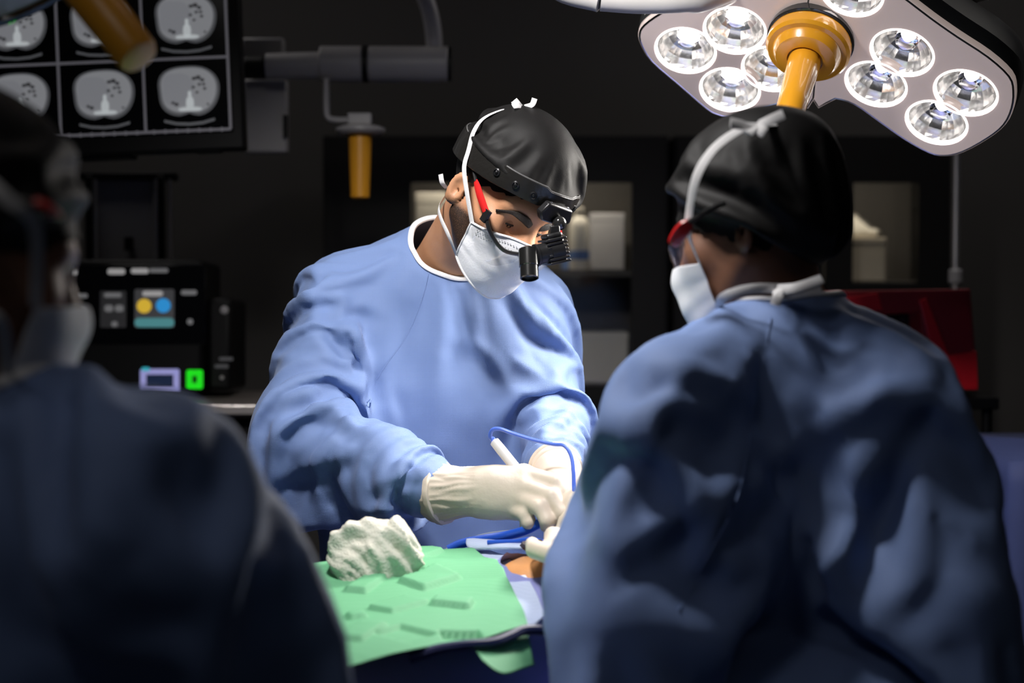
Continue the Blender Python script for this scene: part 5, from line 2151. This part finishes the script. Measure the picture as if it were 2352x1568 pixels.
# glazed storage cabinets
M_cab = mat('cabinet_black', (0.006, 0.0055, 0.0055), 0.5, spec=.25)
M_cabin = mat('cabinet_inside', (0.07, 0.065, 0.06), 0.6)
M_pane = mat('pane_glass', (0.9, 0.95, 0.95), 0.03, trans=1.0, alpha=.15)
DC = 5.0
KC = DC / FPX


def zc(py):
    return P(1176, py, DC)[2]


def xc(px):
    return P(px, 784, DC)[0]


def cabinet(label, px0, px1, pyt, wins, shelves, pyb, rows):
    x0, x1, zt, y0, y1 = xc(px0), xc(px1), zc(pyt), DC, DC + .45
    t = thing('storage_cabinet', label, 'cabinet', ((x0 + x1) / 2, y0 + .2, 0))
    zb = zc(pyb)
    for lo_, hi_, nm in (((x0, y0 + .02, 0), (x0 + .02, y1, zt), 'side'), ((x1 - .02, y0 + .02, 0), (x1, y1, zt), 'side'), ((x0 + .02, y0 + .02, zt - .02), (x1 - .02, y1, zt), 'top'), ((x0 + .02, y0 + .02, .0), (x1 - .02, y1, .08), 'bottom')):
        MB().bx(lo_, hi_).build(nm, M_cab, t, smooth=False)
    MB().bx((x0 + .02, y1 - .015, .08), (x1 - .02, y1, zt - .02)).build('back_panel', M_cabin, t, smooth=False)
    for py in shelves:
        MB().bx((x0 + .02, y0 + .05, zc(py) - .012), (x1 - .02, y1 - .015, zc(py) + .006)).build('shelf', M_cabin, t, smooth=False)
    for (a, b, c, d, da, db) in wins:
        wx0, wx1, wz0, wz1 = xc(a), xc(b), zc(d), zc(c)
        dx0, dx1 = xc(da), xc(db)
        dr = MB().bx((dx0, y0, .10), (wx0, y0 + .02, zt - .005)).bx((wx1, y0, .10), (dx1, y0 + .02, zt - .005)).bx((wx0, y0, wz1), (wx1, y0 + .02, zt - .005)).bx((wx0, y0, .10), (wx1, y0 + .02, wz0)).build('door', M_cab, t, smooth=False)
        MB().bx((wx0, y0 + .008, wz0), (wx1, y0 + .012, wz1)).build('pane', M_pane, dr, smooth=False)
        MB().cyl((dx1 - .02, y0 - .015, .9), (dx1 - .02, y0 - .015, 1.05), .006).build('door_handle', M_gplast, dr)
    MB().bx((x0 + .05, y0 + .06, zt - .035), (x1 - .05, y0 + .09, zt - .02)).build('added_light_strip', glow('added_strip_warm', (1, .86, .66), 2.0), t)  # glowing strip added to go with the warm shelf glow
    return t


cabinet('black glazed storage cabinet with lit shelves behind the surgeon', 742, 1535, 312, [(945, 1188, 420, 885, 748, 1200), (1212, 1450, 420, 885, 1204, 1528)], (625, 890), 885, None)
cabinet('black glazed storage cabinet behind the right assistant', 1548, 2185, 312, [(1600, 1850, 420, 885, 1556, 1890), (1958, 2108, 420, 650, 1896, 2178)], (652,), 885, None)
for px in (1070, 1360):
    pass


for c in ((xc(1330), 1.0), (xc(1060), .7), (xc(2030), .8)):
    area('added_shelf_light', (c[0], DC + .08, zc(312) - .06), (c[0], DC + .30, 1.2), .25, .02, .8 * c[1], (1.0, .88, .70))  # lamps added inside the cabinets to brighten the shelf contents

M_bx = [mat('carton_white', (.75, .72, .64), .6), mat('carton_grey', (.38, .38, .40), .6), mat('carton_blue', (.10, .18, .40), .6), mat('carton_tan', (.50, .45, .36), .7)]


def carton(label, px0, px1, pyb, h, d0, m, cat='box'):
    zb = zc(pyb) + .007
    t = thing('supply_box', label, cat, ((xc(px0) + xc(px1)) / 2, DC + d0 + .08, zb))
    MB().bx((xc(px0), DC + d0, zb), (xc(px1), DC + d0 + .15, zb + h)).build('carton', m, t, smooth=False, bev=.003)
    MB().bx((xc(px0) - .001, DC + d0 - .001, zb + h * .86), (xc(px1) + .001, DC + d0 + .151, zb + h + .001)).build('lid', m, t, smooth=False, bev=.003)
    return t


carton('white supply box on the upper shelf, left of the surgeon\'s head', 950, 1020, 625, .23, .12, M_bx[0])
carton('tan supply box on the upper shelf, mostly behind the surgeon', 1040, 1120, 625, .18, .14, M_bx[3])
carton('grey supply box standing on the upper shelf right of the headlamp', 1362, 1442, 625, .17, .16, M_bx[1])
carton('flat blue supply box lying on the upper shelf behind the bottle', 1296, 1356, 625, .045, .20, M_bx[2])
carton('wide cream carton on the lower shelf beside the surgeon\'s sleeve', 1300, 1448, 890, .15, .10, M_bx[0])
carton('tan carton at the back of the lower shelf by the cream carton', 1225, 1290, 890, .22, .16, M_bx[3])
bt = thing('bottle', 'white plastic bottle on the upper shelf right of the headlamp', 'bottle', (xc(1333), DC + .10, zc(625) + .007))
zb = zc(625) + .007
MB().lathe((xc(1333), DC + .10, zb), (0, 0, 1), [(.028, 0), (.030, .004), (.030, .13), (.024, .15), (.012, .16)], 24).build('bottle_body', M_bx[0], bt)
MB().lathe((xc(1333), DC + .10, zb), (0, 0, 1), [(.013, .158), (.014, .16), (.014, .185), (.012, .187)], 18).build('cap', M_bx[0], bt)
MB().lathe((xc(1333), DC + .10, zb), (0, 0, 1), [(.0304, .03), (.0306, .032), (.0306, .055), (.0304, .057)], 24, caps=False).build('label_band', M_bx[2], bt)
# soft pack and box in the right cabinet
zb = zc(652) + .007
carton('tan instrument box in the window of the right cabinet', 1962, 2050, 652, .13, .10, M_bx[3])
pv = [(np.array([xc(1985), DC + .17, zb + .150]), np.array([xc(2030), DC + .17, zb + .145]), .030, .018), (np.array([xc(1975), DC + .17, zb + .165]), np.array([xc(1980), DC + .17, zb + .185]), .030, .022)]
v, q = surfnets(lambda p: union(p, pv, .03), np.array([xc(1930), DC + .05, zb + .08]), np.array([xc(2080), DC + .30, zb + .28]), .008)
v += np.array([noise.noise_vector(Vector(p * 30)) for p in v]) * .008
v[:, 2] = np.maximum(v[:, 2], zb + .1315)
tag(make('soft_pack', v, q, M_bx[0]), 'crumpled white soft pack on top of the tan instrument box', 'pack')

# infusion pole
px_ = P(2196, 500, 4.4)
iv = thing('infusion_pole', 'slim steel infusion pole standing right of the lamp', 'pole', (px_[0], px_[1], 0))
MB().cyl((px_[0], px_[1], .08), (px_[0], px_[1], 2.05), .0105).build('pole', mat('pole_steel', (.55, .54, .54), .35, metal=.8), iv)
MB().lathe((px_[0], px_[1], P(2196, 635, 4.4)[2]), (0, 0, 1), [(.012, -.02), (.018, -.015), (.018, .015), (.012, .02)], 18).build('clamp', M_gplast, iv)
for k in range(5):
    a = k * 2 * math.pi / 5
    MB().tube([(px_[0], px_[1], .09), (px_[0] + .26 * math.cos(a), px_[1] + .26 * math.sin(a), .07)], .012, seg=8).build('foot', M_gplast, iv)
    MB().cyl((px_[0] + .26 * math.cos(a) - .01, px_[1] + .26 * math.sin(a), .03), (px_[0] + .26 * math.cos(a) + .01, px_[1] + .26 * math.sin(a), .03), .03).build('castor', M_dplast, iv)
for s in (-1, 1):
    MB().tube(curve([(px_[0], px_[1], 2.03), (px_[0] + s * .05, px_[1], 2.06), (px_[0] + s * .09, px_[1], 2.03), (px_[0] + s * .10, px_[1], 2.05)], 5), .004, seg=8).build('hook', M_tsteel, iv)

# red case on a trolley behind the right assistant
M_rcase = mat('case_red', (0.75, 0.010, 0.020), 0.4, color2=(0.68, 0.009, 0.018), nscale=6)
M_rdark = mat('case_red_dark', (0.30, 0.006, 0.012), 0.5)
DR = 3.9
rc = thing('red_case', 'open red equipment case behind the right assistant\'s shoulder', 'case', P(2070, 895, DR + .1))


def pr(pts, dep, off=0.0):
    return MB().prism([P(x, y, DR + off) for x, y in pts], FWD * dep)


pr([(1890, 668), (2228, 663), (2246, 892), (1880, 892)], .02, .16).build('back_panel', M_rdark, rc, smooth=False)
pr([(1890, 668), (2228, 663), (2232, 716), (1888, 722)], .16).build('top_panel', M_rdark, rc, smooth=False, bev=.004)
pr([(1896, 690), (2016, 672), (2028, 712), (1940, 720), (1896, 720)], .006, -.007).build('flap', M_rcase, rc, smooth=False, bev=.002)
pr([(2112, 690), (2228, 663), (2246, 892), (2190, 892), (2122, 800)], .16).build('side_panel', M_rdark, rc, smooth=False, bev=.004)
pr([(2112, 690), (2128, 684), (2180, 815), (2244, 806), (2247, 893), (2185, 893), (2150, 850)], .006, -.007).build('flap', M_rcase, rc, smooth=False, bev=.002)
pr([(1880, 882), (2247, 882), (2247, 896), (1880, 896)], .18, -.01).build('base_panel', M_rcase, rc, smooth=False, bev=.004)
pr([(2036, 722), (2112, 718), (2118, 880), (2030, 880)], .01, .12).build('screen', M_glassb, rc, smooth=False)  # black sheet, no screen: it paints the dark recess of the case
zt_ = P(2070, 897, DR)[2] - .012
tr = thing('trolley', 'black trolley under the red case', 'trolley', (P(2070, 897, DR)[0], DR + .15, 0))
xa, xb = P(1880, 0, DR)[0], P(2290, 0, DR)[0]
MB().bx((xa, DR - .03, zt_ - .03), (xb, DR + .35, zt_ - .002)).build('top_shelf', M_dplast, tr, bev=.004)
MB().bx((xa, DR - .03, .30), (xb, DR + .35, .33)).build('lower_shelf', M_dplast, tr, bev=.004)
for x in (xa + .02, xb - .02):
    for y in (DR, DR + .32):
        MB().cyl((x, y, .07), (x, y, zt_ - .03), .012).build('leg', M_dplast, tr)
        MB().cyl((x - .012, y, .035), (x + .012, y, .035), .035).build('castor', M_dplast, tr)
